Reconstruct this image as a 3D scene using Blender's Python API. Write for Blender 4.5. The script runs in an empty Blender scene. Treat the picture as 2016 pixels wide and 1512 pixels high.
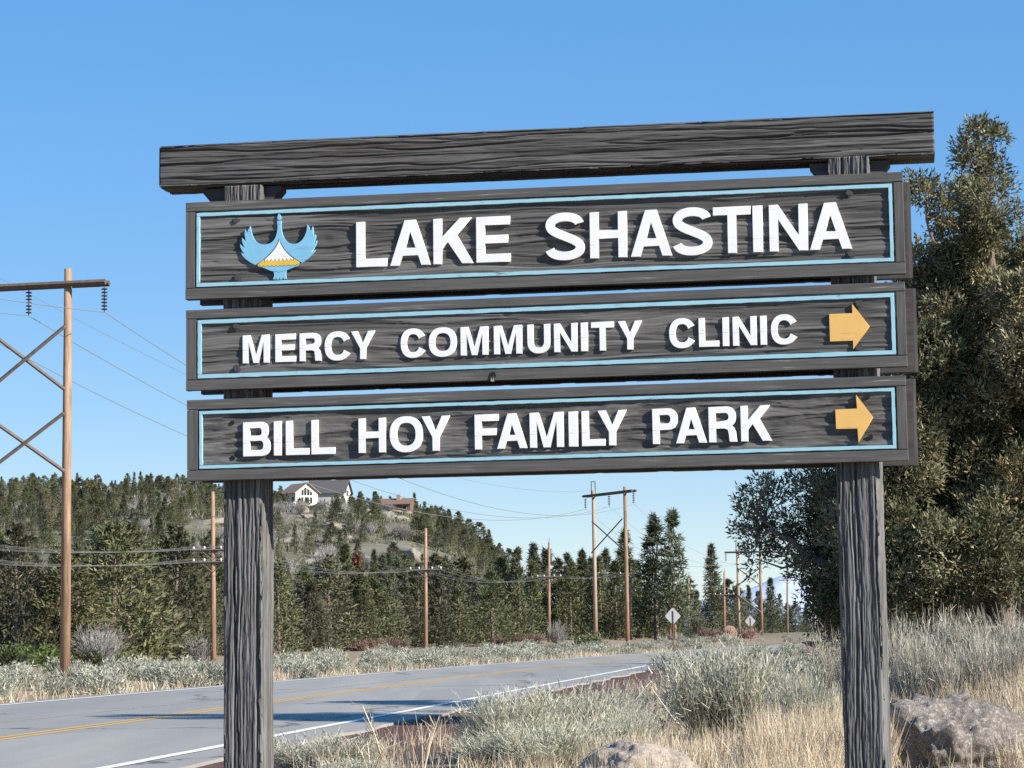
import bpy, math, random
import numpy as np
from math import sin, cos, pi, radians, atan2, sqrt
from mathutils import Vector, Matrix

scene = bpy.context.scene
COL = scene.collection
random.seed(7)

# ---------------------------------------------------------------- camera
PITCH, ROLL, FOCAL, EYE = 0.1073, -0.0133, 4490.0, 1.65     # focal length in pixels of a 2016 px wide frame
FW = np.array([0, cos(PITCH), sin(PITCH)])
_u = np.cross([1.0, 0, 0], FW)
RT = cos(ROLL) * np.array([1.0, 0, 0]) + sin(ROLL) * _u
UP = -sin(ROLL) * np.array([1.0, 0, 0]) + cos(ROLL) * _u
cam_data = bpy.data.cameras.new('camera')
cam_data.sensor_fit = 'HORIZONTAL'
cam_data.sensor_width = 36.0
cam_data.lens = 36.0 * FOCAL / 2016.0
cam_data.clip_start = 0.1
cam_data.clip_end = 60000
cam = bpy.data.objects.new('camera', cam_data)
COL.objects.link(cam)
m3 = Matrix(((RT[0], UP[0], -FW[0]), (RT[1], UP[1], -FW[1]), (RT[2], UP[2], -FW[2])))
cam.matrix_world = Matrix.Translation((0, 0, EYE)) @ m3.to_4x4()
scene.camera = cam

# ---------------------------------------------------------------- daylight
SUN = Vector((2.347, -1.412, 1.43)).normalized()             # direction towards the sun
SUN_EL = math.asin(SUN.z)
SUN_AZ = atan2(SUN.x, SUN.y)                                  # clockwise from +Y
world = bpy.data.worlds.new('World')
scene.world = world
world.use_nodes = True
wn, wl = world.node_tree.nodes, world.node_tree.links
wn.clear()
sky = wn.new('ShaderNodeTexSky')
sky.sky_type = 'NISHITA'
sky.sun_disc = False
sky.sun_elevation = SUN_EL
sky.sun_rotation = SUN_AZ
sky.altitude = 900
sky.air_density = 1.0
sky.dust_density = 0.0
sky.ozone_density = 6.0
gam = wn.new('ShaderNodeGamma')
gam.inputs['Gamma'].default_value = 0.38
hsv = wn.new('ShaderNodeHueSaturation')
hsv.inputs['Hue'].default_value = 0.512
hsv.inputs['Saturation'].default_value = 1.97
hsv.inputs['Value'].default_value = 1.76
bg = wn.new('ShaderNodeBackground')
bg.inputs['Strength'].default_value = 0.14
wo = wn.new('ShaderNodeOutputWorld')
wl.new(sky.outputs[0], gam.inputs['Color'])
wl.new(gam.outputs[0], hsv.inputs['Color'])
wl.new(hsv.outputs[0], bg.inputs[0])
wl.new(bg.outputs[0], wo.inputs[0])
sun_data = bpy.data.lights.new('sun', 'SUN')
sun_data.energy = 5.0
sun_data.angle = radians(0.53)
sun_data.color = (1.0, 0.93, 0.82)
sun = bpy.data.objects.new('sun', sun_data)
COL.objects.link(sun)
sun.rotation_euler = SUN.to_track_quat('Z', 'Y').to_euler()
sun.location = (30, -20, 40)
vs = scene.view_settings
vs.view_transform = 'Standard'
vs.look = 'None'
vs.gamma = 1.0
vs.exposure = 0.90
vs.use_curve_mapping = False
scene.cycles.max_bounces = 6
scene.cycles.diffuse_bounces = 3
scene.cycles.glossy_bounces = 2
scene.cycles.transparent_max_bounces = 6
scene.cycles.use_denoising = False

# ---------------------------------------------------------------- helpers
def ray(px, py):
    return FW + RT * (px - 1008) / FOCAL - UP * (py - 756) / FOCAL

def at(px, py, Y):
    """world point at depth Y on the sight line through a place in the photograph"""
    d = ray(px, py)
    return np.array([0, 0, EYE]) + d * (Y / d[1])

def hx(px, Y):
    """lateral position at depth Y, near eye level"""
    return (px - 1014.4) / 4515.0 * Y

def smooth(a, b, x):
    t = np.clip((np.asarray(x, float) - a) / (b - a), 0, 1)
    return t * t * (3 - 2 * t)

def _hash(ix, iy, seed):
    h = (ix.astype(np.int64) * 374761393 + iy.astype(np.int64) * 668265263 + seed * 974711) & 0xffffffff
    h = ((h ^ (h >> 13)) * 1274126177) & 0xffffffff
    h = h ^ (h >> 16)
    return (h & 0xffff) / 65535.0

def vnoise(x, y, seed=0):
    x = np.asarray(x, float); y = np.asarray(y, float)
    ix = np.floor(x).astype(int); iy = np.floor(y).astype(int)
    fx = x - ix; fy = y - iy
    fx = fx * fx * (3 - 2 * fx); fy = fy * fy * (3 - 2 * fy)
    a = _hash(ix, iy, seed); b = _hash(ix + 1, iy, seed)
    c = _hash(ix, iy + 1, seed); d = _hash(ix + 1, iy + 1, seed)
    return (a * (1 - fx) + b * fx) * (1 - fy) + (c * (1 - fx) + d * fx) * fy

def fbm(x, y, seed=0, octaves=4, gain=0.5):
    s = 0; a = 1; t = 0
    for o in range(octaves):
        s = s + a * vnoise(x * 2 ** o, y * 2 ** o, seed + o * 17)
        t += a; a *= gain
    return s / t

def np_mesh(name, V, F, smooth_shade=False, mats=None, fmat=None):
    """mesh from numpy arrays; F is a list of (M,k) index arrays or one array"""
    me = bpy.data.meshes.new(name)
    V = np.asarray(V, np.float32).reshape(-1, 3)
    if isinstance(F, np.ndarray): F = [F]
    F = [np.asarray(f, np.int32) for f in F if len(f)]
    loops = np.concatenate([f.ravel() for f in F]) if F else np.zeros(0, np.int32)
    cnt = np.concatenate([np.full(len(f), f.shape[1], np.int32) for f in F]) if F else np.zeros(0, np.int32)
    me.vertices.add(len(V)); me.vertices.foreach_set('co', V.ravel())
    me.loops.add(len(loops)); me.loops.foreach_set('vertex_index', loops)
    me.polygons.add(len(cnt))
    st = np.concatenate([[0], np.cumsum(cnt)[:-1]]).astype(np.int32)
    me.polygons.foreach_set('loop_start', st)
    me.polygons.foreach_set('loop_total', cnt)
    me.polygons.foreach_set('use_smooth', np.full(len(cnt), bool(smooth_shade)))
    for mt in (mats or []): me.materials.append(mt)
    if fmat is not None: me.polygons.foreach_set('material_index', np.asarray(fmat, np.int32))
    me.update(calc_edges=True)
    me.validate()
    return me

def set_float(me, name, vals):
    a = me.attributes.new(name, 'FLOAT', 'POINT'); v = np.zeros(len(me.vertices), np.float32); v[:len(vals)] = vals
    a.data.foreach_set('value', v)

def obj(name, me, parent=None, loc=(0, 0, 0), rot=(0, 0, 0), scale=(1, 1, 1)):
    o = bpy.data.objects.new(name, me)
    COL.objects.link(o)
    o.location = loc; o.rotation_euler = rot; o.scale = scale
    if parent is not None: o.parent = parent
    return o

def tag(o, label=None, cat=None, group=None, kind=None):
    if label: o['label'] = label
    if cat: o['category'] = cat
    if group: o['group'] = group
    if kind: o['kind'] = kind
    return o

def empty(name, loc=(0, 0, 0), rz=0.0):
    o = obj(name, None, None, loc, (0, 0, rz))
    o.empty_display_size = 0.2
    return o

class MB:
    """collects simple solids into one mesh"""
    def __init__(s): s.v = []; s.f = []; s.n = 0
    def add(s, V, F):
        V = np.asarray(V, float)
        s.v.append(V)
        for f in F: s.f.append([i + s.n for i in f])
        s.n += len(V); return s
    def box(s, lo, hi, M=None):
        x0, y0, z0 = lo; x1, y1, z1 = hi
        V = np.array([(x0, y0, z0), (x1, y0, z0), (x1, y1, z0), (x0, y1, z0), (x0, y0, z1), (x1, y0, z1), (x1, y1, z1), (x0, y1, z1)], float)
        if M is not None: V = np.array([M @ Vector(v) for v in V])
        return s.add(V, [(0, 3, 2, 1), (4, 5, 6, 7), (0, 1, 5, 4), (1, 2, 6, 5), (2, 3, 7, 6), (3, 0, 4, 7)])
    def tube(s, pts, radii, n=8, cap=True):
        pts = [np.asarray(p, float) for p in pts]
        if not hasattr(radii, '__len__'): radii = [radii] * len(pts)
        V = []; F = []
        for i, p in enumerate(pts):
            a = pts[max(i - 1, 0)]; b = pts[min(i + 1, len(pts) - 1)]
            d = b - a; d = d / (np.linalg.norm(d) + 1e-12)
            ref = np.array([0, 0, 1.0]) if abs(d[2]) < 0.9 else np.array([1.0, 0, 0])
            e1 = np.cross(d, ref); e1 /= np.linalg.norm(e1); e2 = np.cross(d, e1)
            for k in range(n):
                t = 2 * pi * k / n
                V.append(p + radii[i] * (cos(t) * e1 + sin(t) * e2))
        for i in range(len(pts) - 1):
            for k in range(n):
                a = i * n + k; b = i * n + (k + 1) % n
                F.append((a, b, b + n, a + n))
        if cap:
            F.append(tuple(range(n))[::-1]); F.append(tuple(range((len(pts) - 1) * n, len(pts) * n)))
        return s.add(V, F)
    def prism(s, poly, y0, y1):
        """polygon in x,z extruded along y"""
        n = len(poly)
        V = [(x, y0, z) for x, z in poly] + [(x, y1, z) for x, z in poly]
        F = [tuple(range(n)), tuple(range(n, 2 * n))[::-1]] + [(i, i + n, (i + 1) % n + n, (i + 1) % n) for i in range(n)]
        return s.add(V, F)
    def mesh(s, name, mats=None, smooth_shade=False, fix=True):
        me = bpy.data.meshes.new(name)
        V = np.concatenate(s.v) if s.v else np.zeros((0, 3))
        me.from_pydata(V.tolist(), [], s.f)
        for mt in (mats or []): me.materials.append(mt)
        if fix:
            import bmesh
            bm = bmesh.new(); bm.from_mesh(me)
            bmesh.ops.recalc_face_normals(bm, faces=bm.faces)
            bm.to_mesh(me); bm.free()
        if smooth_shade:
            for p in me.polygons: p.use_smooth = True
        me.update()
        return me
    def build(s, name, mat, parent=None, loc=(0, 0, 0), rot=(0, 0, 0), smooth_shade=False):
        return obj(name, s.mesh(name, [mat] if mat else None, smooth_shade), parent, loc, rot)

# ---------------------------------------------------------------- materials
class Mat:
    def __init__(s, name, rough=0.8, spec=0.3):
        s.m = bpy.data.materials.new(name); s.m.use_nodes = True
        s.n = s.m.node_tree.nodes; s.l = s.m.node_tree.links
        s.n.clear()
        s.out = s.n.new('ShaderNodeOutputMaterial')
        s.b = s.n.new('ShaderNodeBsdfPrincipled')
        s.b.inputs['Roughness'].default_value = rough
        s.b.inputs['Specular IOR Level'].default_value = spec
        s.l.new(s.b.outputs[0], s.out.inputs[0])
        s._co = None
    def node(s, t, **kw):
        n = s.n.new(t)
        for k, v in kw.items():
            if k in n.inputs: n.inputs[k].default_value = v
            else: setattr(n, k, v)
        return n
    def co(s, scale=(1, 1, 1), out='Object', loc=(0, 0, 0)):
        tc = s.node('ShaderNodeTexCoord'); mp = s.node('ShaderNodeMapping')
        mp.inputs['Scale'].default_value = scale
        mp.inputs['Location'].default_value = loc
        s.l.new(tc.outputs[out], mp.inputs[0]); return mp.outputs[0]
    def noise(s, vec, scale=5, detail=6, rough=0.6, dist=0.0, out=0):
        n = s.node('ShaderNodeTexNoise', Scale=scale, Detail=detail, Roughness=rough, Distortion=dist)
        if vec is not None: s.l.new(vec, n.inputs['Vector'])
        return n.outputs[out]
    def ramp(s, fac, stops):
        r = s.node('ShaderNodeValToRGB')
        while len(r.color_ramp.elements) < len(stops): r.color_ramp.elements.new(0.5)
        for e, (p, c) in zip(r.color_ramp.elements, stops):
            e.position = p; e.color = (c, c, c, 1) if not hasattr(c, '__len__') else (*c[:3], 1)
        s.l.new(fac, r.inputs[0]); return r.outputs[0]
    def mix(s, fac, a, b, mode='MIX'):
        x = s.node('ShaderNodeMix', data_type='RGBA', blend_type=mode)
        for sock, v in ((x.inputs[0], fac), (x.inputs[6], a), (x.inputs[7], b)):
            if hasattr(v, 'is_output'): s.l.new(v, sock)
            elif hasattr(v, '__len__'): sock.default_value = (*v[:3], 1)
            else: sock.default_value = v
        return x.outputs[2]
    def math(s, op, a, b=0.0):
        x = s.node('ShaderNodeMath', operation=op)
        for sock, v in ((x.inputs[0], a), (x.inputs[1], b)):
            if hasattr(v, 'is_output'): s.l.new(v, sock)
            else: sock.default_value = v
        return x.outputs[0]
    def color(s, c):
        if hasattr(c, 'is_output'): s.l.new(c, s.b.inputs['Base Color'])
        else: s.b.inputs['Base Color'].default_value = (*c[:3], 1)
        return s
    def bump(s, h, strength=0.5, dist=0.01):
        b = s.node('ShaderNodeBump', Strength=strength, Distance=dist)
        s.l.new(h, b.inputs['Height']); s.l.new(b.outputs[0], s.b.inputs['Normal']); return s

def wood_paint(name, base, axis, worn, grain=60.0, wear_at=0.62, bumpd=0.003, red=None, ridge=None):
    """dark stained, weathered timber; grain runs along axis (0,1,2)"""
    m = Mat(name, 0.78, 0.25)
    sc = [grain, grain, grain]; sc[axis] = grain * 0.045
    v = m.co(sc)
    g = m.noise(v, 1.0, 8, 0.62, 0.4)
    sc2 = [9, 9, 9]; sc2[axis] = 1.4
    big = m.noise(m.co(sc2, loc=(3, 1, 7)), 1.0, 4, 0.6, 0.5)
    dark = tuple(c * 0.52 for c in base)
    col = m.mix(m.ramp(g, [(0.30, 0.0), (0.68, 1.0)]), dark, base)
    w = m.math('MULTIPLY', m.ramp(g, [(wear_at, 0.0), (wear_at + 0.12, 1.0)]), m.ramp(big, [(0.42, 0.0), (0.62, 1.0)]))
    col = m.mix(w, col, worn)
    if red:
        r = m.noise(m.co((sc2[0] * 1.3, sc2[1] * 1.3, sc2[2] * 1.3), loc=(11, 5, 2)), 1.0, 5, 0.65, 0.6)
        col = m.mix(m.math('MULTIPLY', m.ramp(r, [(0.56, 0.0), (0.70, 0.75)]), m.ramp(g, [(0.3, 1.0), (0.55, 0.0)])), col, red)
    if ridge:                                                    # lighter on proud grain: worn paint, and relief contrast put into the colour
        at_ = m.node('ShaderNodeAttribute', attribute_name='ridge')
        k = m.math('MULTIPLY', m.ramp(at_.outputs['Fac'], [(0.55, 0.0), (0.95, 1.0)]), m.ramp(big, [(0.30, 0.25), (0.62, 0.9)]))
        col = m.mix(k, col, ridge)
    m.color(col)
    m.bump(g, 0.55, bumpd)
    return m.m

# ================================================================ THE SIGN
GREY = (0.112, 0.107, 0.104)
M_FRAME = wood_paint('painted_rail', (0.120, 0.116, 0.112), 0, (0.38, 0.36, 0.33), 120, 0.60, 0.0009)
M_STILE = wood_paint('painted_stile', (0.118, 0.113, 0.108), 2, (0.26, 0.25, 0.24), 120, 0.66, 0.0009)
M_PANEL = wood_paint('blasted_panel', (0.098, 0.094, 0.090), 0, (0.21, 0.20, 0.19), 150, 0.64, 0.0022, ridge=(0.20, 0.192, 0.183))
M_BEAM = wood_paint('beam_wood', (0.082, 0.078, 0.075), 0, (0.18, 0.17, 0.165), 130, 0.60, 0.003, red=(0.10, 0.05, 0.038), ridge=(0.145, 0.140, 0.135))
M_POST = wood_paint('post_wood', (0.105, 0.102, 0.100), 2, (0.21, 0.205, 0.20), 150, 0.58, 0.003, ridge=(0.195, 0.19, 0.186))
M_DARK = wood_paint('back_wood', (0.085, 0.08, 0.078), 0, (0.14, 0.13, 0.125), 50, 0.64, 0.002)

def paint(name, col, under=(0.10, 0.095, 0.09), lo=0.70, hi=0.78, scale=60, grain=True):
    m = Mat(name, 0.55, 0.35)
    v = m.co((scale * 0.25, scale, scale))
    n = m.noise(v, 1.0, 6, 0.65, 0.3)
    big = m.noise(m.co((7, 7, 7), loc=(2, 9, 4)), 1.0, 4, 0.6)
    d = m.mix(m.ramp(m.noise(m.co((22, 22, 22)), 1.0, 5, 0.6), [(0.35, 0.0), (0.7, 0.45)]), col, tuple(c * 0.80 for c in col))
    chip = m.math('MULTIPLY', m.ramp(n, [(lo, 0.0), (hi, 1.0)]), m.ramp(big, [(0.40, 0.0), (0.56, 1.0)]))
    # hairline checks that follow the grain of the board
    ck = m.noise(m.co((2.2, 30, 95), loc=(5, 3, 1)), 1.0, 2, 0.5, 0.2)
    line = m.math('MULTIPLY', m.ramp(ck, [(0.475, 0.0), (0.50, 0.75), (0.525, 0.0)]), m.ramp(m.noise(m.co((14, 14, 26), loc=(1, 7, 3)), 1.0, 3, 0.5), [(0.56, 0.0), (0.66, 1.0)]))
    col2 = m.mix(line, m.mix(chip, d, under), under)
    m.color(col2); m.bump(n, 0.25, 0.0008)
    return m.m

M_WHITE = paint('white_paint', (0.80, 0.80, 0.80), (0.34, 0.33, 0.32), 0.66, 0.74)
M_BLUE = paint('blue_paint', (0.30, 0.53, 0.63), (0.11, 0.11, 0.11), 0.62, 0.70)
M_BIRD = paint('emblem_blue', (0.205, 0.47, 0.66), (0.12, 0.12, 0.12), 0.76, 0.84)
M_YELLOW = paint('yellow_paint', (0.72, 0.44, 0.135), (0.30, 0.18, 0.07), 0.74, 0.80)
M_GOLD = paint('emblem_gold', (0.70, 0.46, 0.06), (0.3, 0.2, 0.05), 0.80, 0.9)
M_INK = Mat('outline_ink', 0.6).color((0.012, 0.014, 0.018)).m
M_BOLT = Mat('bolt_steel', 0.6, 0.4).color((0.055, 0.05, 0.05)).m
M_HOLE = Mat('bolt_hole', 0.9).color((0.012, 0.012, 0.012)).m
M_LICHEN = Mat('torn_wood', 0.9).color((0.42, 0.30, 0.19)).m

# local frame of the sign: x along its face, y into its depth, z from eye height
SIGN_YAW = -0.1677
sign = empty('wooden_sign', (-0.9733, 7.5238, 0.0), SIGN_YAW)
tag(sign, 'dark weathered timber sign with three carved boards lettered in white', 'sign')

def timber(name, L, W, D, mat, parent, axis, seed, amp, fu, fv, step_l, step_p, knots=(), cracks=0, rnd=0.006, taper=0.0):
    """squared timber whose four faces carry real weathered relief. Along axis 0 (beam) or 2 (post), start at 0;
    W across the face, D into depth. Relief only cuts inwards."""
    nl = int(L / step_l) + 1
    per = 2 * (W + D); npn = int(per / step_p)
    t = np.linspace(0, 1, nl) * L
    s = np.arange(npn) / npn * per
    # perimeter starts at front-left corner and runs along the front, then the side, the back, the other side
    a = np.zeros(npn); b = np.zeros(npn); na = np.zeros(npn); nb = np.zeros(npn)
    for i, q in enumerate(s):
        if q < W: a[i], b[i], na[i], nb[i] = q, 0, 0, -1
        elif q < W + D: a[i], b[i], na[i], nb[i] = W, q - W, 1, 0
        elif q < 2 * W + D: a[i], b[i], na[i], nb[i] = W - (q - W - D), D, 0, 1
        else: a[i], b[i], na[i], nb[i] = 0, D - (q - 2 * W - D), -1, 0
    da = np.minimum(a, W - a); db = np.minimum(b, D - b)
    corner = np.clip(1 - np.maximum(da, db) / 0.012, 0, 1) * np.where(np.minimum(da, db) < 1e-6, 1, 0)
    T, S = np.meshgrid(t, s, indexing='ij')
    warp = 0.0
    for (kt, ks, kr, kw) in knots:
        r2 = ((T - kt) / (kr * 3.0)) ** 2 + ((S - ks) / kr) ** 2
        warp = warp + kw * (S - ks) / kr * np.exp(-r2)
    wv = (fbm(T * 1.1, S * 4, seed + 5, 2) - 0.5) * 0.016 + warp * 0.02
    g = fbm(T * fu, (S + wv) * fv, seed, 4, 0.55)
    g = 0.68 * g + 0.32 * fbm(T * fu * 6, (S + wv) * fv * 1.5, seed + 13, 3, 0.6)
    h = np.clip((g - 0.5) * 3.4 + 0.55, 0, 1)
    depth = amp * (1 - h)
    for k in range(cracks):
        rr = random.Random(seed * 31 + k)
        s0 = rr.uniform(0, per * 0.62); l0 = rr.uniform(-0.2, 0.8) * L; l1 = l0 + rr.uniform(0.25, 0.75) * L
        sl = rr.uniform(-0.02, 0.02)
        cen = s0 + sl * (T - l0) + (fbm(T * 3, T * 0 + k, seed + 90, 3) - 0.5) * 0.03
        wdt = 0.0018 + 0.0012 * fbm(T * 6, T * 0 + k, seed + 77, 2)
        ends = smooth(l0, l0 + 0.15, T) * (1 - smooth(l1 - 0.15, l1, T))
        depth = depth + ends * 0.007 * np.exp(-((S - cen) / wdt) ** 2)
    depth = depth + corner[None, :] * (rnd + 0.004 * fbm(T * 6, S * 9, seed + 3, 3))
    tp = 1 + taper * (T / L - 0.5)
    A = W / 2 + (a[None, :] - W / 2) * tp - na[None, :] * depth
    B = b[None, :] - nb[None, :] * depth
    # shrink round the arrises
    A = np.where(corner[None, :] > 0, A + (W / 2 - A) * corner[None, :] * rnd / W, A)
    if axis == 0: V = np.stack([T, B, A], -1)
    else: V = np.stack([A, B, T], -1)
    V = V.reshape(-1, 3)
    i = np.arange(nl - 1)[:, None] * npn; k = np.arange(npn)[None, :]; k2 = (k + 1) % npn
    F = np.stack([i + k, i + k2, i + npn + k2, i + npn + k], -1).reshape(-1, 4)
    if axis == 0: F = F[:, ::-1]
    cap0 = np.arange(npn)[None, :]; cap1 = (np.arange(npn) + (nl - 1) * npn)[None, :]
    if axis == 2: cap0 = cap0[:, ::-1]
    else: cap1 = cap1[:, ::-1]
    me = np_mesh(name, V, [F, cap0, cap1], True, [mat])
    set_float(me, 'ridge', h.ravel())
    me.polygons[len(F)].use_smooth = False; me.polygons[len(F) + 1].use_smooth = False
    return obj(name, me, parent)

# posts: feet stand in the soil, tops end under the beam (world z = local z + EYE)
p = timber('post', 3.51, 0.1395, 0.14, M_POST, sign, 2, 11, 0.0050, 3.6, 185, 0.007, 0.0017, knots=((2.55 - 0.4, 0.085, 0.05, 1.0), (1.2, 0.03, 0.04, -0.8)), cracks=16)
p.location = (0.0115, 0.002, -0.37)
p['label'] = 'post with a knot and deep vertical checks, boards end beside the road'
p = timber('post', 3.51, 0.136, 0.14, M_POST, sign, 2, 29, 0.0050, 3.4, 175, 0.007, 0.0017, knots=((2.2, 0.11, 0.05, 0.9), (1.75, 0.05, 0.05, -1.0)), cracks=18)
p.location = (2.0180, 0.004, -0.37); p.rotation_euler = (0, 0.0, -0.10)
b = timber('beam', 2.569, 0.1455, 0.152, M_BEAM, sign, 0, 41, 0.0044, 2.0, 135, 0.007, 0.0020, knots=((0.9, 0.08, 0.05, 0.8), (1.75, 0.05, 0.05, -0.7)), cracks=15, rnd=0.004)
b.location = (-0.209, 0.0, EYE + 1.4952); b.rotation_euler = (0, 0.0048, 0)
for x0, x1, zt in ((-0.068, 0.205, 1.4895), (1.962, 2.219, 1.4795)):
    MB().prism([(x0, zt), (x1, zt), (x1 - 0.0, zt - 0.012), (x1 - 0.032, zt - 0.05), (x0 + 0.032, zt - 0.05), (x0, zt - 0.012)], 0.035, 0.105).build('corbel', M_DARK, sign, (0, 0, EYE))
MB().prism([(0, -0.011), (0.0028, 0.004), (0.0005, 0.013), (-0.0025, 0.003)], -0.0035, 0.006).build('splinter_scar', M_LICHEN, sign, (2.095, 0.004, EYE - 0.285))

# ---------------------------------------------------------------- letter shapes (unit capital height)
def ell(cx, cy, rx, ry, a0, a1, n, e=2.35):
    out = []
    for i in range(n + 1):
        t = a0 + (a1 - a0) * i / n
        c, s = cos(t), sin(t)
        out.append((cx + rx * math.copysign(abs(c) ** (2 / e), c), cy + ry * math.copysign(abs(s) ** (2 / e), s)))
    return out

def glyph(ch, w, s, t):
    """closed outlines, first the body then the holes"""
    if ch == 'L': return [[(0, 0), (w, 0), (w, t), (s, t), (s, 1), (0, 1)]]
    if ch == 'I': return [[(0, 0), (w, 0), (w, 1), (0, 1)]]
    if ch == 'E': return [[(0, 0), (w, 0), (w, t), (s, t), (s, .42), (w * .93, .42), (w * .93, .42 + t * .95), (s, .42 + t * .95), (s, 1 - t), (w * .99, 1 - t), (w * .99, 1), (0, 1)]]
    if ch == 'F': return [[(0, 0), (s, 0), (s, .40), (w * .9, .40), (w * .9, .40 + t), (s, .40 + t), (s, 1 - t), (w, 1 - t), (w, 1), (0, 1)]]
    if ch == 'H': return [[(0, 0), (s, 0), (s, .42), (w - s, .42), (w - s, 0), (w, 0), (w, 1), (w - s, 1), (w - s, .42 + t), (s, .42 + t), (s, 1), (0, 1)]]
    if ch == 'T': return [[(w / 2 - s / 2, 0), (w / 2 + s / 2, 0), (w / 2 + s / 2, 1 - t), (w, 1 - t), (w, 1), (0, 1), (0, 1 - t), (w / 2 - s / 2, 1 - t)]]
    if ch == 'N': return [[(0, 0), (s, 0), (s, .68), (w - s, 0), (w, 0), (w, 1), (w - s, 1), (w - s, .33), (s, 1), (0, 1)]]
    if ch == 'M': return [[(0, 0), (s, 0), (s, .74), (w / 2 - .10, 0), (w / 2 + .10, 0), (w - s, .74), (w - s, 0), (w, 0), (w, 1), (w - s * 1.30, 1), (w / 2, .29), (s * 1.30, 1), (0, 1)]]
    if ch == 'Y': return [[(w / 2 - s / 2, 0), (w / 2 + s / 2, 0), (w / 2 + s / 2, .39), (w, 1), (w - s * 1.15, 1), (w / 2, .58), (s * 1.15, 1), (0, 1), (w / 2 - s / 2, .39)]]
    if ch == 'K': return [[(0, 0), (s, 0), (s, .33), (s + .13, .475), (w - s * 1.30, 0), (w, 0), (s + .33, .635), (w * .955, 1), (w * .955 - s * 1.32, 1), (s, .59), (s, 1), (0, 1)]]
    if ch == 'A':
        ap = .25; a = s * 1.10; sl = (w / 2 - ap / 2)
        xi = lambda y: a + sl * y
        ya = (w / 2 - a) / sl
        return [[(0, 0), (a, 0), (xi(.215), .215), (w - xi(.215), .215), (w - a, 0), (w, 0), (w / 2 + ap / 2, 1), (w / 2 - ap / 2, 1)],
                [(xi(.385), .385), (w - xi(.385), .385), (w / 2, min(ya, .86))]]
    if ch == 'O':
        return [ell(w / 2, .5, w / 2, .52, 0, 2 * pi, 40)[:-1], ell(w / 2, .5, w / 2 - s * 1.02, .52 - t, 0, 2 * pi, 36)[:-1]]
    if ch == 'C':
        a0 = 0.56
        o = ell(w / 2, .5, w / 2, .52, a0, 2 * pi - a0, 40)
        i = ell(w / 2, .5, w / 2 - s * 1.02, .52 - t, a0 * 0.70, 2 * pi - a0 * 0.70, 36)
        o[0] = (w * 0.975, o[0][1] - 0.03); o[-1] = (w * 0.985, o[-1][1] + 0.03)
        return [o + i[::-1]]
    if ch == 'U':
        r = .42
        return [[(0, 1)] + ell(w / 2, r, w / 2, r + .02, pi, 2 * pi, 24) + [(w, 1), (w - s, 1)] + ell(w / 2, r, w / 2 - s, r + .02 - t, 2 * pi, pi, 20) + [(s, 1)]]
    if ch == 'P':
        r = .305; x0 = w - r * 0.95
        return [[(0, 0), (s, 0), (s, .39)] + ell(x0, 1 - r, w - x0, r, -pi / 2, pi / 2, 18) + [(0, 1)],
                [(s, .39 + t * .98)] + ell(x0 - .02, 1 - r, w - x0 - s * .93, r - t * .96, -pi / 2, pi / 2, 14) + [(s, 1 - t * .96)]]
    if ch == 'R':
        r = .29; x0 = w * .94 - r * 0.95; xr = w * .97
        return [[(0, 0), (s, 0), (s, .38), (x0 - .04, .38), (x0 + .06, .34), (w * .955 - s * .98, .20), (w * .975 - s, .05), (w * .99 - s, 0), (w, 0), (w * .985, .06), (w * .96, .28), (w * .90, .40), (w * .82, .455)]
                + ell(x0, 1 - r, xr - x0, r, -pi / 3.2, pi / 2, 16) + [(0, 1)],
                [(s, .42 + t * .76)] + ell(x0 - .02, 1 - r, xr - x0 - s * .93, r - t * .95, -pi / 2, pi / 2, 14) + [(s, 1 - t * .95)]]
    if ch == 'B':
        r = .255; r2 = .285; x0 = w * .93 - r; x2 = w - r2
        return [[(0, 0)] + ell(x2, r2, r2, r2, -pi / 2, pi / 2 * .72, 16) + ell(x0, 1 - r, r, r, -pi / 2 * .66, pi / 2, 16) + [(0, 1)],
                [(s, t * .95)] + ell(x2 - .02, .30, r2 - s * .92, .30 - t * .95 + 0, -pi / 2, pi / 2, 14) [0:0] + ell(x2 - .03, (t * .95 + .445) / 2, r2 - s * .90, (.445 - t * .95) / 2, -pi / 2, pi / 2, 14) + [(s, .445)],
                [(s, .60)] + ell(x0 - .03, (1 - t * .95 + .60) / 2, r - s * .86, (1 - t * .95 - .60) / 2, -pi / 2, pi / 2, 14) + [(s, 1 - t * .95)]]
    if ch == 'S':
        h = .5 * (s * .5 + t * .5); cx = w / 2; rx = w / 2 - h * .98
        ry = .262 - h + .01; yu = 1 - ry - h + .018; yl = ry + h - .018
        up = ell(cx, yu, rx * .96, ry, 0.16, pi * 1.06, 22, 2.15)
        lo = ell(cx, yl, rx, ry, pi * .06, -pi + 0.16, 22, 2.15)
        pu, pl = np.array(up[-1]), np.array(lo[0])
        mid = []
        for k in range(1, 10):                                  # the spine between both bowls
            q = k / 10
            b0, b3 = pu, pl; b1 = pu + np.array((.02, -.155)); b2 = pl + np.array((-.02, .155))
            mid.append(tuple((1 - q) ** 3 * b0 + 3 * (1 - q) ** 2 * q * b1 + 3 * (1 - q) * q * q * b2 + q ** 3 * b3))
        c = np.array(up + mid + lo)
        d = np.gradient(c, axis=0); d /= np.linalg.norm(d, axis=1)[:, None]
        nrm = np.stack([-d[:, 1], d[:, 0]], 1)
        th = h * (1.0 + 0.07 * np.abs(d[:, 1]))[:, None]
        return [[tuple(x) for x in (c + nrm * th)] + [tuple(x) for x in (c - nrm * th)[::-1]]]
    raise KeyError(ch)

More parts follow.
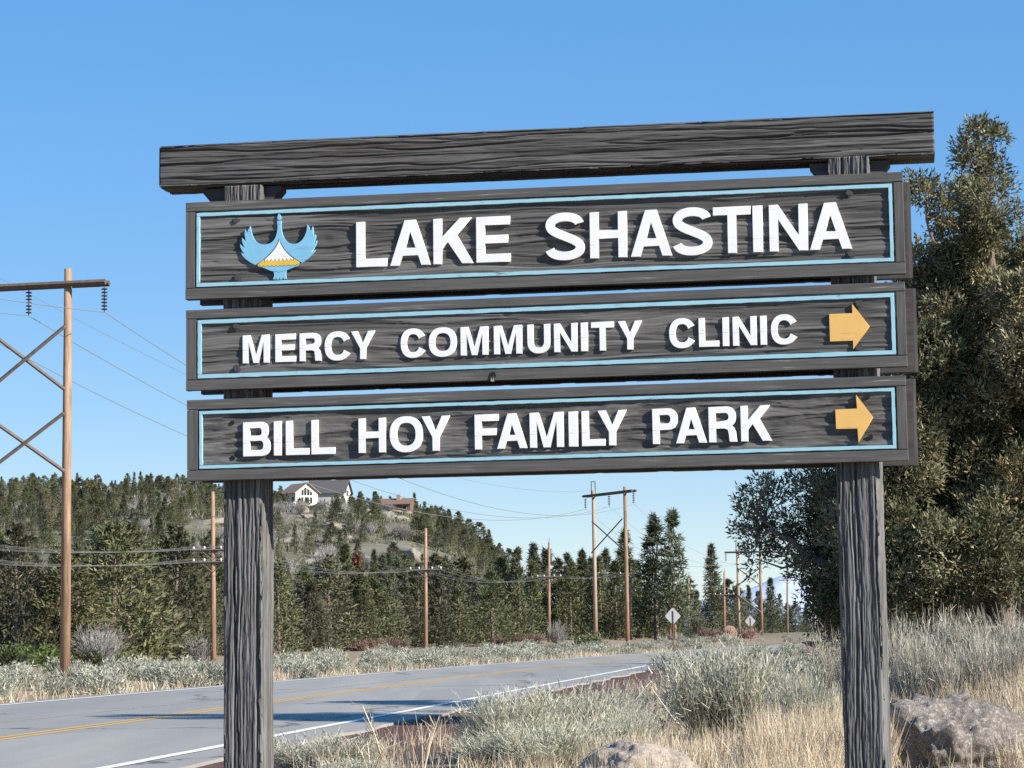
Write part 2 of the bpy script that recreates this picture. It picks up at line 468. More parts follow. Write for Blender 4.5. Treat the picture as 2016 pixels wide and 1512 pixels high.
def slab(name, outlines, thick, mat, parent, y_front, bevel=0.0007, loc=(0, 0)):
    """flat carved piece standing proud of a board: outlines in board x,z; front face at y_front"""
    cu = bpy.data.curves.new(name, 'CURVE'); cu.dimensions = '2D'; cu.fill_mode = 'BOTH'
    for o in outlines:
        sp = cu.splines.new('POLY'); sp.points.add(len(o) - 1)
        for q, (x, y) in zip(sp.points, o): q.co = (x, y, 0, 1)
        sp.use_cyclic_u = True
    cu.extrude = thick / 2 - bevel; cu.bevel_depth = bevel; cu.bevel_resolution = 1; cu.offset = -bevel
    tmp = bpy.data.objects.new('tmp', cu); COL.objects.link(tmp)
    dg = bpy.context.evaluated_depsgraph_get()
    me = bpy.data.meshes.new_from_object(tmp.evaluated_get(dg))
    bpy.data.objects.remove(tmp); bpy.data.curves.remove(cu)
    me.name = name
    n = len(me.vertices); co = np.zeros(n * 3, np.float32); me.vertices.foreach_get('co', co); co = co.reshape(-1, 3)
    out = np.stack([co[:, 0], -co[:, 2] + (y_front + thick / 2), co[:, 1]], 1).astype(np.float32)
    me.vertices.foreach_set('co', out.ravel())
    me.materials.clear(); me.materials.append(mat); me.update()
    return obj(name, me, parent, (loc[0], 0, loc[1]))

def panel_mesh(name, x0, x1, z0, z1, y_front, y_back, seed, amp, rough, knots, mat, holes=()):
    nx = int((x1 - x0) / 0.0055); nz = int((z1 - z0) / 0.0021)
    X, Z = np.meshgrid(np.linspace(x0, x1, nx), np.linspace(z0, z1, nz), indexing='ij')
    w = (fbm(X * 1.4, Z * 5, seed + 3, 3) - 0.5) * 0.05
    for kx, kz, kr, kk in knots:
        r2 = ((X - kx) / (kr * 2.6)) ** 2 + ((Z - kz) / kr) ** 2
        w = w + kk * (Z - kz) * np.exp(-r2)
    g = fbm(X * (2.3 + rough * 9), (Z + w) * (74 - rough * 24), seed, 4, 0.55)
    g2 = fbm(X * 26, Z * 70, seed + 40, 3, 0.6)
    h = np.clip((g - 0.5) * 3.4 + 0.55, 0, 1)
    fine = fbm(X * 5, (Z + w * 0.8) * 150, seed + 9, 2, 0.5)
    h = 0.78 * h + 0.22 * np.clip((fine - 0.5) * 2.5 + 0.5, 0, 1)
    h = h * (1 - rough * 0.45) + g2 * rough * 0.55
    Y = y_front + amp * (1 - np.clip(h, 0, 1))
    for kx, kz, kr, kk in knots:
        d = np.sqrt(((X - kx) / 1.6) ** 2 + (Z - kz) ** 2)
        Y = Y + 0.0025 * np.exp(-(d / (kr * 0.22)) ** 2)
    rr = random.Random(seed)
    for k in range(34):                                          # weather pits
        px, pz = rr.uniform(x0, x1), rr.uniform(z0, z1); sc = rr.uniform(.5, 1.1)
        Y = Y + 0.0028 * np.exp(-((X - px) / (.011 * sc)) ** 2 - ((Z - pz) / (.0032 * sc)) ** 2)
    V = np.stack([X, Y, Z], -1).reshape(-1, 3)
    i = np.arange(nx - 1)[:, None] * nz; k = np.arange(nz - 1)[None, :]
    F = np.stack([i + k, i + nz + k, i + nz + k + 1, i + k + 1], -1).reshape(-1, 4)
    n = len(V)
    back = np.array([(x0, y_back, z0), (x1, y_back, z0), (x1, y_back, z1), (x0, y_back, z1)])
    c = [0, (nx - 1) * nz, nx * nz - 1, nz - 1]
    sides = np.array([(n, n + 3, n + 2, n + 1)], np.int32)
    me = np_mesh(name, np.concatenate([V, back]), [F, sides], True, [mat])
    set_float(me, 'ridge', np.clip(h, 0, 1).ravel())
    return me

def bolt(parent, x, z, y, r=0.0095, hexhead=True):
    n = 6 if hexhead else 12
    a = [2 * pi * k / n + 0.3 for k in range(n)]
    mb = MB()
    mb.prism([(1.5 * r * cos(2 * pi * k / 16), 1.5 * r * sin(2 * pi * k / 16)) for k in range(16)], 0.0, 0.004)
    mb.prism([(r * cos(t), r * sin(t)) for t in a], -0.006, -0.0001)
    return mb.build('bolt', M_BOLT, parent, (x, y, z))

def bolt_hole(parent, x, z, y, r=0.0075):
    mb = MB()
    rim = [(r * cos(2 * pi * k / 14) * random.uniform(.92, 1.08), r * sin(2 * pi * k / 14) * random.uniform(.92, 1.08)) for k in range(14)]
    mb.prism(rim, -0.0012, 0.003)
    return mb.build('bolt_hole', M_HOLE, parent, (x, y, z))

T_BOARD = 0.040
def rail_mesh(name, x0, x1, z0, z1, y0, y1, mat, seed, axis):
    """one straight rail with softly worn arrises and a faint wave"""
    ins = lambda a, b, n: np.concatenate([[a], np.linspace(a + 0.0014, b - 0.0014, n), [b]])
    xs = ins(x0, x1, max(3, int((x1 - x0) / 0.012)) if axis == 0 else 4)
    zs = ins(z0, z1, max(3, int((z1 - z0) / 0.012)) if axis != 0 else 4)
    nx, nz = len(xs), len(zs)
    X, Z = np.meshgrid(xs, zs, indexing='ij')
    Y = y0 + 0.0008 * (fbm(X * 9, Z * 9, seed, 3)) + 0 * X
    edge = (np.minimum(X - x0, x1 - X) < 1e-6) | (np.minimum(Z - z0, z1 - Z) < 1e-6)
    Xo = X.copy(); Zo = Z.copy()
    wob = (fbm(X * 14, Z * 14, seed + 8, 3) - 0.5) * 0.003
    nick = np.where(fbm(X * 20, Z * 20, seed + 4, 2) > 0.72, 0.003, 0)
    Xo = np.where(np.isclose(X, x0), X + 0.0008, np.where(np.isclose(X, x1), X - 0.0008, X))
    Zo = np.where(np.isclose(Z, z0), Z + 0.0008 + np.abs(wob) * 0.6 + nick * 0.5, np.where(np.isclose(Z, z1), Z - 0.0008 - np.abs(wob) * 0.4, Z))
    Y = np.where(edge, Y + 0.0010, Y)
    V = np.stack([Xo, Y, Zo], -1).reshape(-1, 3)
    i = np.arange(nx - 1)[:, None] * nz; k = np.arange(nz - 1)[None, :]
    F = [np.stack([i + k, i + nz + k, i + nz + k + 1, i + k + 1], -1).reshape(-1, 4)]
    n = len(V)
    per = [a * nz for a in range(nx)] + [(nx - 1) * nz + b for b in range(1, nz)] + [a * nz + nz - 1 for a in range(nx - 2, -1, -1)] + [b for b in range(nz - 2, 0, -1)]
    mid = V[per].copy(); mid[:, 1] = y0 + 0.006
    mid[:, 0] = np.where(mid[:, 0] < x0 + 0.003, x0, np.where(mid[:, 0] > x1 - 0.003, x1, mid[:, 0]))
    bk = mid.copy(); bk[:, 1] = y1
    m = len(per); a = np.arange(m); a2 = (a + 1) % m; pa = np.array(per)
    F.append(np.stack([pa[a], n + a, n + a2, pa[a2]], -1))
    F.append(np.stack([n + a, n + m + a, n + m + a2, n + a2], -1))
    F.append((n + m + np.arange(m))[None, ::-1])
    return np_mesh(name, np.concatenate([V, mid, bk]), F, False, [mat])

def make_board(cx, cz, tilt, w, h, relief, border, bt, text, cap, base_z, stem, seed, rough, amp, knots, bolts, holes, label, arrow=None):
    """border: x0,x1,z0,z1 of the blue line's outer edge, bt its width"""
    yf = -T_BOARD
    gap = 0.0055
    bx0, bx1, bz0, bz1 = border
    fx0, fx1, fz0, fz1 = bx0 - gap, bx1 + gap, bz0 - gap * .7, bz1 + gap
    board = obj('sign_board', panel_mesh('sign_board', fx0 - 0.01, fx1 + 0.01, fz0 - 0.01, fz1 + 0.01, yf + relief, -0.003, seed, amp, rough, knots, M_PANEL), sign, (cx, 0, EYE + cz), (0, -tilt, 0))
    board['label'] = label
    W2, H2 = w / 2, h / 2
    e = 0.0004
    obj('frame_rail', rail_mesh('frame_rail', -W2, W2, fz1, H2, yf, -0.003, M_FRAME, seed + 1, 0), board)
    obj('frame_rail', rail_mesh('frame_rail', -W2, W2, -H2, fz0, yf, -0.003, M_FRAME, seed + 2, 0), board)
    obj('frame_stile', rail_mesh('frame_stile', -W2 + e, fx0, fz0 + e, fz1 - e, yf + .0006, -0.003, M_STILE, seed + 3, 2), board)
    obj('frame_stile', rail_mesh('frame_stile', fx1, W2 - e, fz0 + e, fz1 - e, yf + .0006, -0.003, M_STILE, seed + 4, 2), board)
    rj = random.Random(seed + 60)
    def strip(x0, x1, z0, z1, horiz):
        n = 90 if horiz else 14
        lo, hi = [], []
        for k in range(n + 1):
            q = k / n; j = lambda: rj.gauss(0, 0.00035) * (1 if 0 < k < n else 0)
            if horiz: lo.append((x0 + (x1 - x0) * q, z0 + j())); hi.append((x0 + (x1 - x0) * q, z1 + j()))
            else: lo.append((x1 + j(), z0 + (z1 - z0) * q)); hi.append((x0 + j(), z0 + (z1 - z0) * q))
        slab('border_strip', [lo + hi[::-1]], relief + 0.003, M_BLUE, board, yf + 0.0006, 0.0005)
    strip(bx0, bx1, bz1 - bt, bz1, True)
    strip(bx0, bx1, bz0, bz0 + bt, True)
    strip(bx0, bx0 + bt * .95, bz0 + bt + .0003, bz1 - bt - .0003, False)
    strip(bx1 - bt * .95, bx1, bz0 + bt + .0003, bz1 - bt - .0003, False)
    for ch, a, b in text:
        s = stem; t = stem * 0.93
        wq = (b - a) / cap
        if ch == 'I': s = wq
        gl = [[(x * cap, y * cap) for x, y in o] for o in glyph(ch, wq, s, t)]
        slab('letter', gl, relief + 0.004, M_WHITE, board, yf - 0.0002, 0.0007, (a, base_z))
    for x, z in bolts: bolt(board, x, z, yf + relief + 0.0006)
    for x, z in holes: bolt_hole(board, x, z, yf + relief - 0.0005)
    if arrow:
        slab('arrow', [arrow], relief + 0.004, M_YELLOW, board, yf - 0.0002, 0.0007)
    return board

TXT1 = [('L', -0.5963, -0.4922), ('A', -0.4823, -0.346), ('K', -0.3375, -0.2042), ('E', -0.1949, -0.0817), ('S', 0.0331, 0.1604), ('H', 0.1786, 0.2995), ('A', 0.3107, 0.4447), ('S', 0.4466, 0.5723), ('T', 0.577, 0.6978), ('I', 0.7033, 0.7352), ('N', 0.7556, 0.8781), ('A', 0.8827, 1.0161)]
TXT2 = [('M', -0.9817, -0.8902), ('E', -0.8707, -0.8006), ('R', -0.7882, -0.7138), ('C', -0.7034, -0.6165), ('Y', -0.6151, -0.5335), ('C', -0.4485, -0.3656), ('O', -0.3549, -0.2623), ('M', -0.2495, -0.1579), ('M', -0.1397, -0.0467), ('U', -0.0298, 0.0451), ('N', 0.0573, 0.134), ('I', 0.1447, 0.1679), ('T', 0.1784, 0.2527), ('Y', 0.2648, 0.3437), ('C', 0.4296, 0.513), ('L', 0.5244, 0.5894), ('I', 0.6002, 0.6212), ('N', 0.6326, 0.7092), ('I', 0.7199, 0.7408), ('C', 0.7539, 0.8372)]
TXT3 = [('B', -0.9794, -0.8865), ('I', -0.875, -0.849), ('L', -0.8346, -0.755), ('L', -0.7485, -0.6691), ('H', -0.5901, -0.4994), ('O', -0.4861, -0.3767), ('Y', -0.3801, -0.2863), ('F', -0.2051, -0.1261), ('A', -0.1324, -0.0329), ('M', -0.0249, 0.0856), ('I', 0.1015, 0.1321), ('L', 0.1438, 0.2199), ('Y', 0.1956, 0.2898), ('P', 0.3715, 0.4528), ('A', 0.4457, 0.5447), ('R', 0.5508, 0.6405), ('K', 0.6523, 0.7505)]

b1 = make_board(1.0766, 1.2653, -0.00247, 2.3607, 0.3274, 0.0060, (-1.1415, 1.1450, -0.1225, 0.1262), 0.0118, TXT1, 0.1505, -0.0770, 0.193,
                101, 0.0, 0.0080, ((-0.70, 0.02, 0.05, -0.8), (0.62, 0.05, 0.05, 0.7), (0.05, -0.03, 0.05, -0.6)),
                ((-1.0065, 0.0958), (-1.0025, -0.0971), (1.0096, 0.103), (1.0108, -0.0945)), (), 'top board with a blue bird emblem and the largest lettering')
b2 = make_board(1.0756, 0.9370, 0.0022, 2.3543, 0.2701, 0.0045, (-1.1358, 1.1430, -0.0952, 0.0994), 0.0128, TXT2, 0.0930, -0.0503, 0.218,
                131, 0.10, 0.0058, ((-0.10, 0.075, 0.035, 0.9), (0.48, 0.02, 0.04, -0.7), (-0.85, -0.03, 0.04, 0.6)),
                ((-1.0051, 0.0748), (-1.0037, -0.0672), (1.0325, 0.0691), (1.0266, -0.0696)), (), 'middle board with the smallest lettering and a yellow arrow',
                [(0.9381, 0.0405), (1.0108, 0.0405), (1.0108, 0.0704), (1.0635, -0.0037), (1.0100, -0.0768), (1.0100, -0.0476), (0.9384, -0.0476)][::-1])
b3 = make_board(1.0744, 0.6390, 0.00359, 2.3442, 0.2689, 0.0072, (-1.1290, 1.1360, -0.0950, 0.0958), 0.0108, TXT3, 0.1130, -0.0588, 0.205,
                171, 0.55, 0.0088, ((0.30, 0.0, 0.05, 0.9), (-0.62, -0.04, 0.05, -0.8), (0.85, 0.02, 0.04, 0.7)),
                (), ((-1.0178, 0.0544), (-1.0165, -0.0613), (1.0521, 0.0701), (1.0573, -0.0565)), 'bottom board with a yellow arrow and open bolt holes',
                [(0.9500, 0.0335), (1.0178, 0.0340), (1.0160, 0.0781), (1.0672, 0.0047), (1.0190, -0.0760), (1.0172, -0.0293), (0.9508, -0.0287)][::-1])

# the bird emblem on the top board
Y1 = -T_BOARD
def arc_pts(p0, p1, p2, n=8):
    return [((1 - q) ** 2 * p0[0] + 2 * (1 - q) * q * p1[0] + q * q * p2[0], (1 - q) ** 2 * p0[1] + 2 * (1 - q) * q * p1[1] + q * q * p2[1]) for q in [k / n for k in range(n + 1)]]
bird = ([(-0.8649, 0.0892)] + arc_pts((-0.8632, 0.070), (-0.8640, 0.030), (-0.8850, 0.0165), 8)
        + arc_pts((-0.8850, 0.0165), (-0.9090, 0.004), (-0.9330, 0.019), 7)[1:] + arc_pts((-0.9330, 0.019), (-0.9520, 0.034), (-0.9562, 0.0752), 7)[1:]
        + [(-0.9640, 0.0625), (-0.9683, 0.0508), (-0.9700, 0.0585), (-0.9745, 0.0641), (-0.9762, 0.050), (-0.9735, 0.033), (-0.9722, 0.0235), (-0.9790, 0.0310), (-0.9845, 0.0372), (-0.9850, 0.0250), (-0.9800, 0.0120), (-0.9765, 0.0030),
           (-0.9850, 0.0090), (-0.9912, 0.0161), (-0.9905, 0.0050), (-0.9850, -0.0060), (-0.9765, -0.0190), (-0.9835, -0.0150), (-0.9880, -0.0120), (-0.9850, -0.0210)]
        + arc_pts((-0.9760, -0.0320), (-0.9560, -0.0500), (-0.9379, -0.0569), 5) + arc_pts((-0.9174, -0.0640), (-0.885, -0.072), (-0.8760, -0.0840), 6)
        + [(-0.8742, -0.0940), (-0.8790, -0.1060), (-0.8705, -0.1080), (-0.8680, -0.1000), (-0.8660, -0.1082), (-0.8590, -0.1085), (-0.8570, -0.1000), (-0.8550, -0.1084), (-0.8470, -0.1082), (-0.8445, -0.1000), (-0.8420, -0.1078), (-0.8325, -0.1062), (-0.8350, -0.0940), (-0.8345, -0.0830)]
        + arc_pts((-0.8290, -0.0760), (-0.8150, -0.0700), (-0.7995, -0.0668), 4) + arc_pts((-0.7803, -0.0558), (-0.7560, -0.0420), (-0.7370, -0.0180), 5)
        + [(-0.7347, -0.0140), (-0.7420, -0.0190), (-0.7470, -0.0205), (-0.7390, -0.0080), (-0.7315, 0.0070), (-0.7287, 0.0176), (-0.7350, 0.0095), (-0.7418, 0.0060), (-0.7370, 0.0160), (-0.7330, 0.0290), (-0.7334, 0.0378), (-0.7395, 0.0300), (-0.7406, 0.0420), (-0.7415, 0.0550), (-0.7430, 0.0653), (-0.7485, 0.0540), (-0.7510, 0.0500), (-0.7560, 0.0640), (-0.7621, 0.0732)]
        + arc_pts((-0.7640, 0.0530), (-0.7720, 0.0230), (-0.7900, 0.0130), 7) + arc_pts((-0.7900, 0.0130), (-0.8100, 0.0030), (-0.8290, 0.0165), 7)[1:] + arc_pts((-0.8290, 0.0165), (-0.8490, 0.0330), (-0.8512, 0.0700), 8)[1:] + [(-0.8504, 0.0886)])
slab('bird_emblem', [bird], 0.0095, M_BIRD, b1, Y1, 0.0005)
slab('bird_head', [[(-0.8584, 0.1140), (-0.8625, 0.1060), (-0.8644, 0.0990), (-0.8620, 0.0925), (-0.8575, 0.0905), (-0.8530, 0.0923), (-0.8506, 0.0985), (-0.8528, 0.1060)]], 0.0095, M_BIRD, b1, Y1, 0.0005)
slope_l = arc_pts((-0.8571, 0.0285), (-0.8720, -0.0180), (-0.9375, -0.0560), 12)
slope_r = arc_pts((-0.7795, -0.0545), (-0.8420, -0.0200), (-0.8571, 0.0285), 12)
peak = slope_l + [(-0.9174, -0.0625), (-0.86, -0.0690), (-0.7995, -0.0650)] + slope_r[:-1]
slab('emblem_outline', [peak], 0.0012, M_INK, b1, Y1 - 0.0006, 0.0001)
cx_, cz_ = -0.8580, -0.030
jag_x = np.linspace(-0.9110, -0.8050, 17)
jag = [(x, -0.0415 + (-0.0085 if k % 2 else 0.0050) * (1.1 - abs(k - 8) / 16)) for k, x in enumerate(jag_x)]
inl = [(x + 0.0012, z - 0.0030) for x, z in slope_l if z > -0.0385]
inr = [(x - 0.0012, z - 0.0030) for x, z in slope_r if z > -0.0385]
snow = inl + jag[1:-1] + inr[:-1]
slab('emblem_snow', [snow], 0.0012, M_WHITE, b1, Y1 - 0.0011, 0.0001)
wave_x = np.linspace(-0.9290, -0.7900, 36)
wave = [(x, -0.0600 + 0.0022 * sin(k * 1.75) - 0.0022 * cos((x + .858) * 18)) for k, x in enumerate(wave_x)]
gold = [(x, z - 0.0017) for x, z in jag] + [(-0.7870, -0.0530)] + wave[::-1] + [(-0.9310, -0.0560)]
slab('emblem_foothills', [gold[::-1]], 0.0012, M_GOLD, b1, Y1 - 0.0011, 0.0001)
water = [(x, z - 0.0016) for x, z in wave] + [(-0.8010, -0.0665), (-0.8290, -0.0770), (-0.8560, -0.0830), (-0.8860, -0.0780), (-0.9150, -0.0650)]
slab('emblem_water', [water[::-1]], 0.0012, M_BIRD, b1, Y1 - 0.0011, 0.0001)

# splintered gouge in the lower rail of the middle board
MB().prism([(-0.012, -0.014), (-0.004, 0.008), (0.010, 0.010), (0.014, -0.004), (0.006, -0.018)], -0.0012, 0.004).build('gouge', M_HOLE, b2, (-0.148, Y1, -0.117))
MB().prism([(-0.006, -0.018), (-0.004, -0.004), (0.0, -0.016), (0.004, -0.002), (0.005, -0.020)], -0.0022, 0.001).build('splinter', wood_paint('raw_splinter', (0.35, 0.33, 0.31), 2, (0.5, 0.48, 0.45)), b2, (-0.146, Y1, -0.119))

# the boards of the sign's other face, on the back of the posts
for x0, x1, z0, z1 in ((-0.112, 2.268, 1.112, 1.428), (-0.108, 2.276, 0.806, 1.079), (-0.104, 2.266, 0.506, 0.786)):
    bb = obj('back_board', rail_mesh('back_board', x0, x1, z0, z1, 0.1455, 0.181, M_DARK, 300 + int(z0 * 10), 0), sign, (0, 0, EYE))
    MB().box((x1 + 0.0003, 0.1465, z0 + 0.001), (x1 + 0.012, 0.180, z1 - 0.001)).build('end_trim', M_STILE, bb)

# ================================================================ THE LAND
NEAR = ([-60, 0, 36.5, 108, 125, 145, 170, 200, 260, 400, 700], [-18.5, -9.5, -4.0, 6.8, 9.8, 14.0, 20.0, 28.5, 46.5, 98, 240])
FAR = ([-60, 0, 30, 55.7, 72.4, 89, 104.7, 117.7, 129, 139, 160, 200, 260, 400, 700], [-31.5, -21.6, -16.7, -12.5, -9.3, -5.9, -2.6, 0.4, 3.1, 5.7, 11.4, 21.6, 39.3, 90.5, 232])
DBL = ([-60, 0, 37.3, 56.5, 80.2, 100.8, 129, 160, 200, 260, 400, 700], [-23.5, -13.6, -8.4, -5.75, -2.15, 1.55, 6.9, 14.2, 25.0, 42.8, 94.2, 236])
FNT = ([-60, 0, 45, 57.5, 72.7, 95], [-27.5, -17.8, -9.9, -7.5, -4.8, -0.45])
def curve(tab, y):
    y = np.asarray(y, float)
    return sum(np.interp(y + d, tab[0], tab[1]) for d in (-9, -6, -3, 0, 3, 6, 9)) / 7
HA = ([-900, -200, 0, 365, 560, 690, 800, 900, 1000, 1050, 1120, 1300, 2600], [51, 55, 54, 52, 46.5, 45.5, 43, 35, 22, 13.5, 5, 1.5, 1.0])

def tz(x, y):
    """height of the ground (the carriageway lies at 0)"""
    x = np.asarray(x, float); y = np.asarray(y, float)
    s = x - curve(NEAR, y); f = curve(FAR, y) - x
    road = np.maximum(s, f)                                      # metres outside the white lines
    off = smooth(0.8, 5.0, road)
    z = -0.06 + off * 0.05
    z = z + off * ((fbm(x * 0.35, y * 0.35, 3, 3) - 0.5) * 0.26 + (fbm(x * 0.06, y * 0.06, 8, 2) - 0.5) * 0.3)
    z = z + 0.85 * smooth(9.6, 14.0, s) * smooth(20, 33, y) * (1 - smooth(75, 120, y)) * smooth(0, 1, off)
    z = z + 0.25 * smooth(4, 25, f)
    px = 1014.4 + x / np.maximum(y, 30) * 4515
    lump = (fbm(x * 0.012, y * 0.012, 21, 4) - 0.5)
    A = np.interp(px, HA[0], HA[1])
    t = smooth(235, 900, y)
    z = z + A * t + lump * 9 * smooth(300, 600, y) * np.clip(A / 40, 0, 1)
    z = z + lump * 2.0 * smooth(150, 300, y)
    return z
def tz1(x, y): return float(tz(np.array([x]), np.array([y]))[0])

def grid_axis(segs):
    out = []
    for a, b, st in segs: out.append(np.arange(a, b, st))
    out.append(np.array([segs[-1][1]])); return np.concatenate(out)
gx = grid_axis([(-9000, -1200, 900), (-1200, -260, 40), (-260, -60, 6), (-60, -24, 2), (-24, 30, 0.55), (30, 80, 2.5), (80, 320, 10), (320, 1200, 60), (1200, 9000, 900)])
gy = grid_axis([(-400, -60, 40), (-60, 14, 3), (14, 60, 0.6), (60, 180, 1.5), (180, 400, 5), (400, 1100, 9), (1100, 2400, 80), (2400, 14000, 1200)])
X, Y = np.meshgrid(gx, gy, indexing='ij')
V = np.stack([X, Y, tz(X, Y)], -1).reshape(-1, 3)
nx, ny = len(gx), len(gy)
i = np.arange(nx - 1)[:, None] * ny; k = np.arange(ny - 1)[None, :]
F = np.stack([i + k, i + ny + k, i + ny + k + 1, i + k + 1], -1).reshape(-1, 4)

m = Mat('dry_ground', 0.95, 0.1)
at_r = m.node('ShaderNodeAttribute', attribute_name='road_side')
n1 = m.noise(m.co((0.9, 0.9, 0.9)), 1.0, 6, 0.65)
n2 = m.noise(m.co((14, 14, 14)), 1.0, 5, 0.7)
n3 = m.noise(m.co((0.05, 0.05, 0.05)), 1.0, 5, 0.6)
soil = m.mix(m.ramp(n1, [(0.35, 0.0), (0.65, 1.0)]), (0.20, 0.145, 0.095), (0.31, 0.245, 0.165))
soil = m.mix(m.ramp(n2, [(0.4, 0.0), (0.7, 0.6)]), soil, (0.36, 0.30, 0.215))
hillc = m.mix(m.ramp(n3, [(0.42, 0.0), (0.6, 1.0)]), (0.115, 0.108, 0.075), (0.20, 0.185, 0.135))
cin = m.mix(m.ramp(n2, [(0.35, 0.0), (0.7, 1.0)]), (0.070, 0.036, 0.032), (0.165, 0.092, 0.078))
sep = m.node('ShaderNodeSeparateColor'); m.l.new(at_r.outputs['Color'], sep.inputs[0])
cf = m.math('MULTIPLY', sep.outputs[0], m.ramp(n1, [(0.25, 0.55), (0.5, 1.0)]))
col = m.mix(cf, m.mix(sep.outputs[1], soil, hillc), cin)
m.color(col); m.bump(n2, 0.6, 0.03)
me = np_mesh('ground', V, F, True, [m.m])
s_ = V[:, 0] - curve(NEAR, V[:, 1]); f_ = curve(FAR, V[:, 1]) - V[:, 0]
c0 = np.maximum(smooth(0.3, 0.8, s_) * (1 - smooth(3.2, 5.0, s_)), 0.8 * smooth(0.3, 0.8, f_) * (1 - smooth(0.9, 1.8, f_)))
attr = me.color_attributes.new('road_side', 'FLOAT_COLOR', 'POINT')
attr.data.foreach_set('color', np.stack([c0, smooth(220, 420, V[:, 1]), c0 * 0, c0 * 0 + 1], -1).astype(np.float32).ravel())
tag(obj('ground', me), kind='structure')

# the carriageway
m = Mat('asphalt', 0.88, 0.25)
nA = m.noise(m.co((1, 1, 1)), 55.0, 4, 0.75)
nB = m.noise(m.co((0.35, 0.05, 1)), 1.0, 5, 0.6, 0.3)
nC = m.noise(m.co((1, 1, 1)), 260.0, 2, 0.6)
col = m.mix(m.ramp(nB, [(0.32, 0.0), (0.68, 1.0)]), (0.275, 0.262, 0.236), (0.372, 0.355, 0.318))
col = m.mix(m.ramp(nA, [(0.35, 0.5), (0.7, 0.0)]), col, (0.225, 0.22, 0.21))
col = m.mix(m.ramp(nC, [(0.60, 0.0), (0.75, 0.5)]), col, (0.42, 0.41, 0.39))
pt = m.node('ShaderNodeTexVoronoi', feature='F1', Scale=1.0); m.l.new(m.co((0.16, 0.045, 1), loc=(2.3, 0.7, 0)), pt.inputs['Vector'])
sepc = m.node('ShaderNodeSeparateColor'); m.l.new(pt.outputs['Color'], sepc.inputs[0])
col = m.mix(m.ramp(sepc.outputs[0], [(0.0, 0.0), (0.70, 0.0), (0.72, 0.22), (1.0, 0.30)]), col, (0.20, 0.197, 0.19))
col = m.mix(m.ramp(m.noise(m.co((0.9, 0.03, 1), loc=(7, 0, 0)), 1.0, 3, 0.5), [(0.45, 0.0), (0.65, 0.35)]), col, (0.215, 0.212, 0.205))
# sealed cracks
v = m.node('ShaderNodeTexVoronoi', feature='DISTANCE_TO_EDGE', Scale=1.0)
wv = m.node('ShaderNodeMix', data_type='RGBA', blend_type='ADD'); wv.inputs[0].default_value = 0.35
m.l.new(m.co((0.13, 0.085, 1)), wv.inputs[6]); m.l.new(m.noise(m.co((0.5, 0.5, 1)), 1.0, 4, 0.7, 0, 1), wv.inputs[7])
m.l.new(wv.outputs[2], v.inputs['Vector'])
crack = m.math('MULTIPLY', m.ramp(v.outputs['Distance'], [(0.0, 0.9), (0.006, 0.9), (0.011, 0.0)]), m.ramp(m.noise(m.co((0.12, 0.12, 1), loc=(4, 2, 0)), 1.0, 3, 0.5), [(0.40, 0.0), (0.50, 1.0)]))
col = m.mix(crack, col, (0.07, 0.07, 0.072))
m.color(col); m.bump(nA, 0.3, 0.004)
M_ROAD = m.m
ry = grid_axis([(-60, 14, 4), (14, 180, 1.0), (180, 420, 5), (420, 700, 20)])
rj = (fbm(ry * 0.8, ry * 0, 51, 3) - 0.5) * 0.5
xa, xb = curve(FAR, ry) - 0.75, curve(NEAR, ry) + 0.95 + rj
cols = 9
V = np.stack([np.stack([xa + (xb - xa) * q, ry, 0 * ry + (0.0 if 0 < q < 1 else -0.012)], -1) for q in np.linspace(0, 1, cols)], 0)
n = len(ry)
skirt_a, skirt_b = V[0].copy(), V[-1].copy(); skirt_a[:, 2] = skirt_b[:, 2] = -0.12
V = np.concatenate([skirt_a[None], V, skirt_b[None]], 0).reshape(-1, 3)
i = np.arange(cols + 1)[:, None] * n; k = np.arange(n - 1)[None, :]
F = np.stack([i + k, i + n + k, i + n + k + 1, i + k + 1], -1).reshape(-1, 4)
tag(obj('road', np_mesh('road', V, F, False, [M_ROAD])), kind='structure')
# side road that leaves to the right beyond the brush
sx = np.linspace(15.5, 120, 40)
V = np.stack([np.stack([sx, 146.0 + (sx - 15) * 0.10 + w, 0 * sx - 0.004], -1) for w in (-3.6, 0, 3.6)], 0).reshape(-1, 3)
i = np.arange(2)[:, None] * 40; k = np.arange(39)[None, :]
F = np.stack([i + k, i + k + 1, i + 40 + k + 1, i + 40 + k], -1).reshape(-1, 4)
tag(obj('side_road', np_mesh('side_road', V, F, False, [M_ROAD])), kind='structure')

def road_paint(name, col, wear):
    m = Mat(name, 0.7, 0.3)
    n = m.noise(m.co((3, 3, 3)), 6.0, 6, 0.75); b = m.noise(m.co((0.3, 0.3, 1)), 1.0, 3, 0.5)
    q = m.math('ADD', n, m.math('MULTIPLY', b, 0.35))
    m.color(m.mix(m.ramp(q, [(wear, 1.0), (wear + 0.12, 0.0)]), col, (0.32, 0.31, 0.29)))
    return m.m
P_WHITE = road_paint('white_road_paint', (0.74, 0.73, 0.70), 0.46)
P_YELLOW = road_paint('yellow_road_paint', (0.60, 0.35, 0.06), 0.50)
P_FADED = road_paint('faded_yellow_paint', (0.40, 0.285, 0.12), 0.64)
def stripe(name, tab, off, w, y0, y1, mat):
    ys = np.arange(y0, y1, 0.8)
    c = curve(tab, ys) + off + (fbm(ys * 0.7, ys * 0 + off, 70, 2) - 0.5) * 0.04
    V = np.concatenate([np.stack([c - w / 2, ys, 0 * ys + 0.004], -1), np.stack([c + w / 2, ys, 0 * ys + 0.004], -1)])
    n = len(ys); k = np.arange(n - 1)
    F = np.stack([k, k + n, k + n + 1, k + 1], -1)
    return tag(obj(name, np_mesh(name, V, F, False, [mat])), kind='structure')
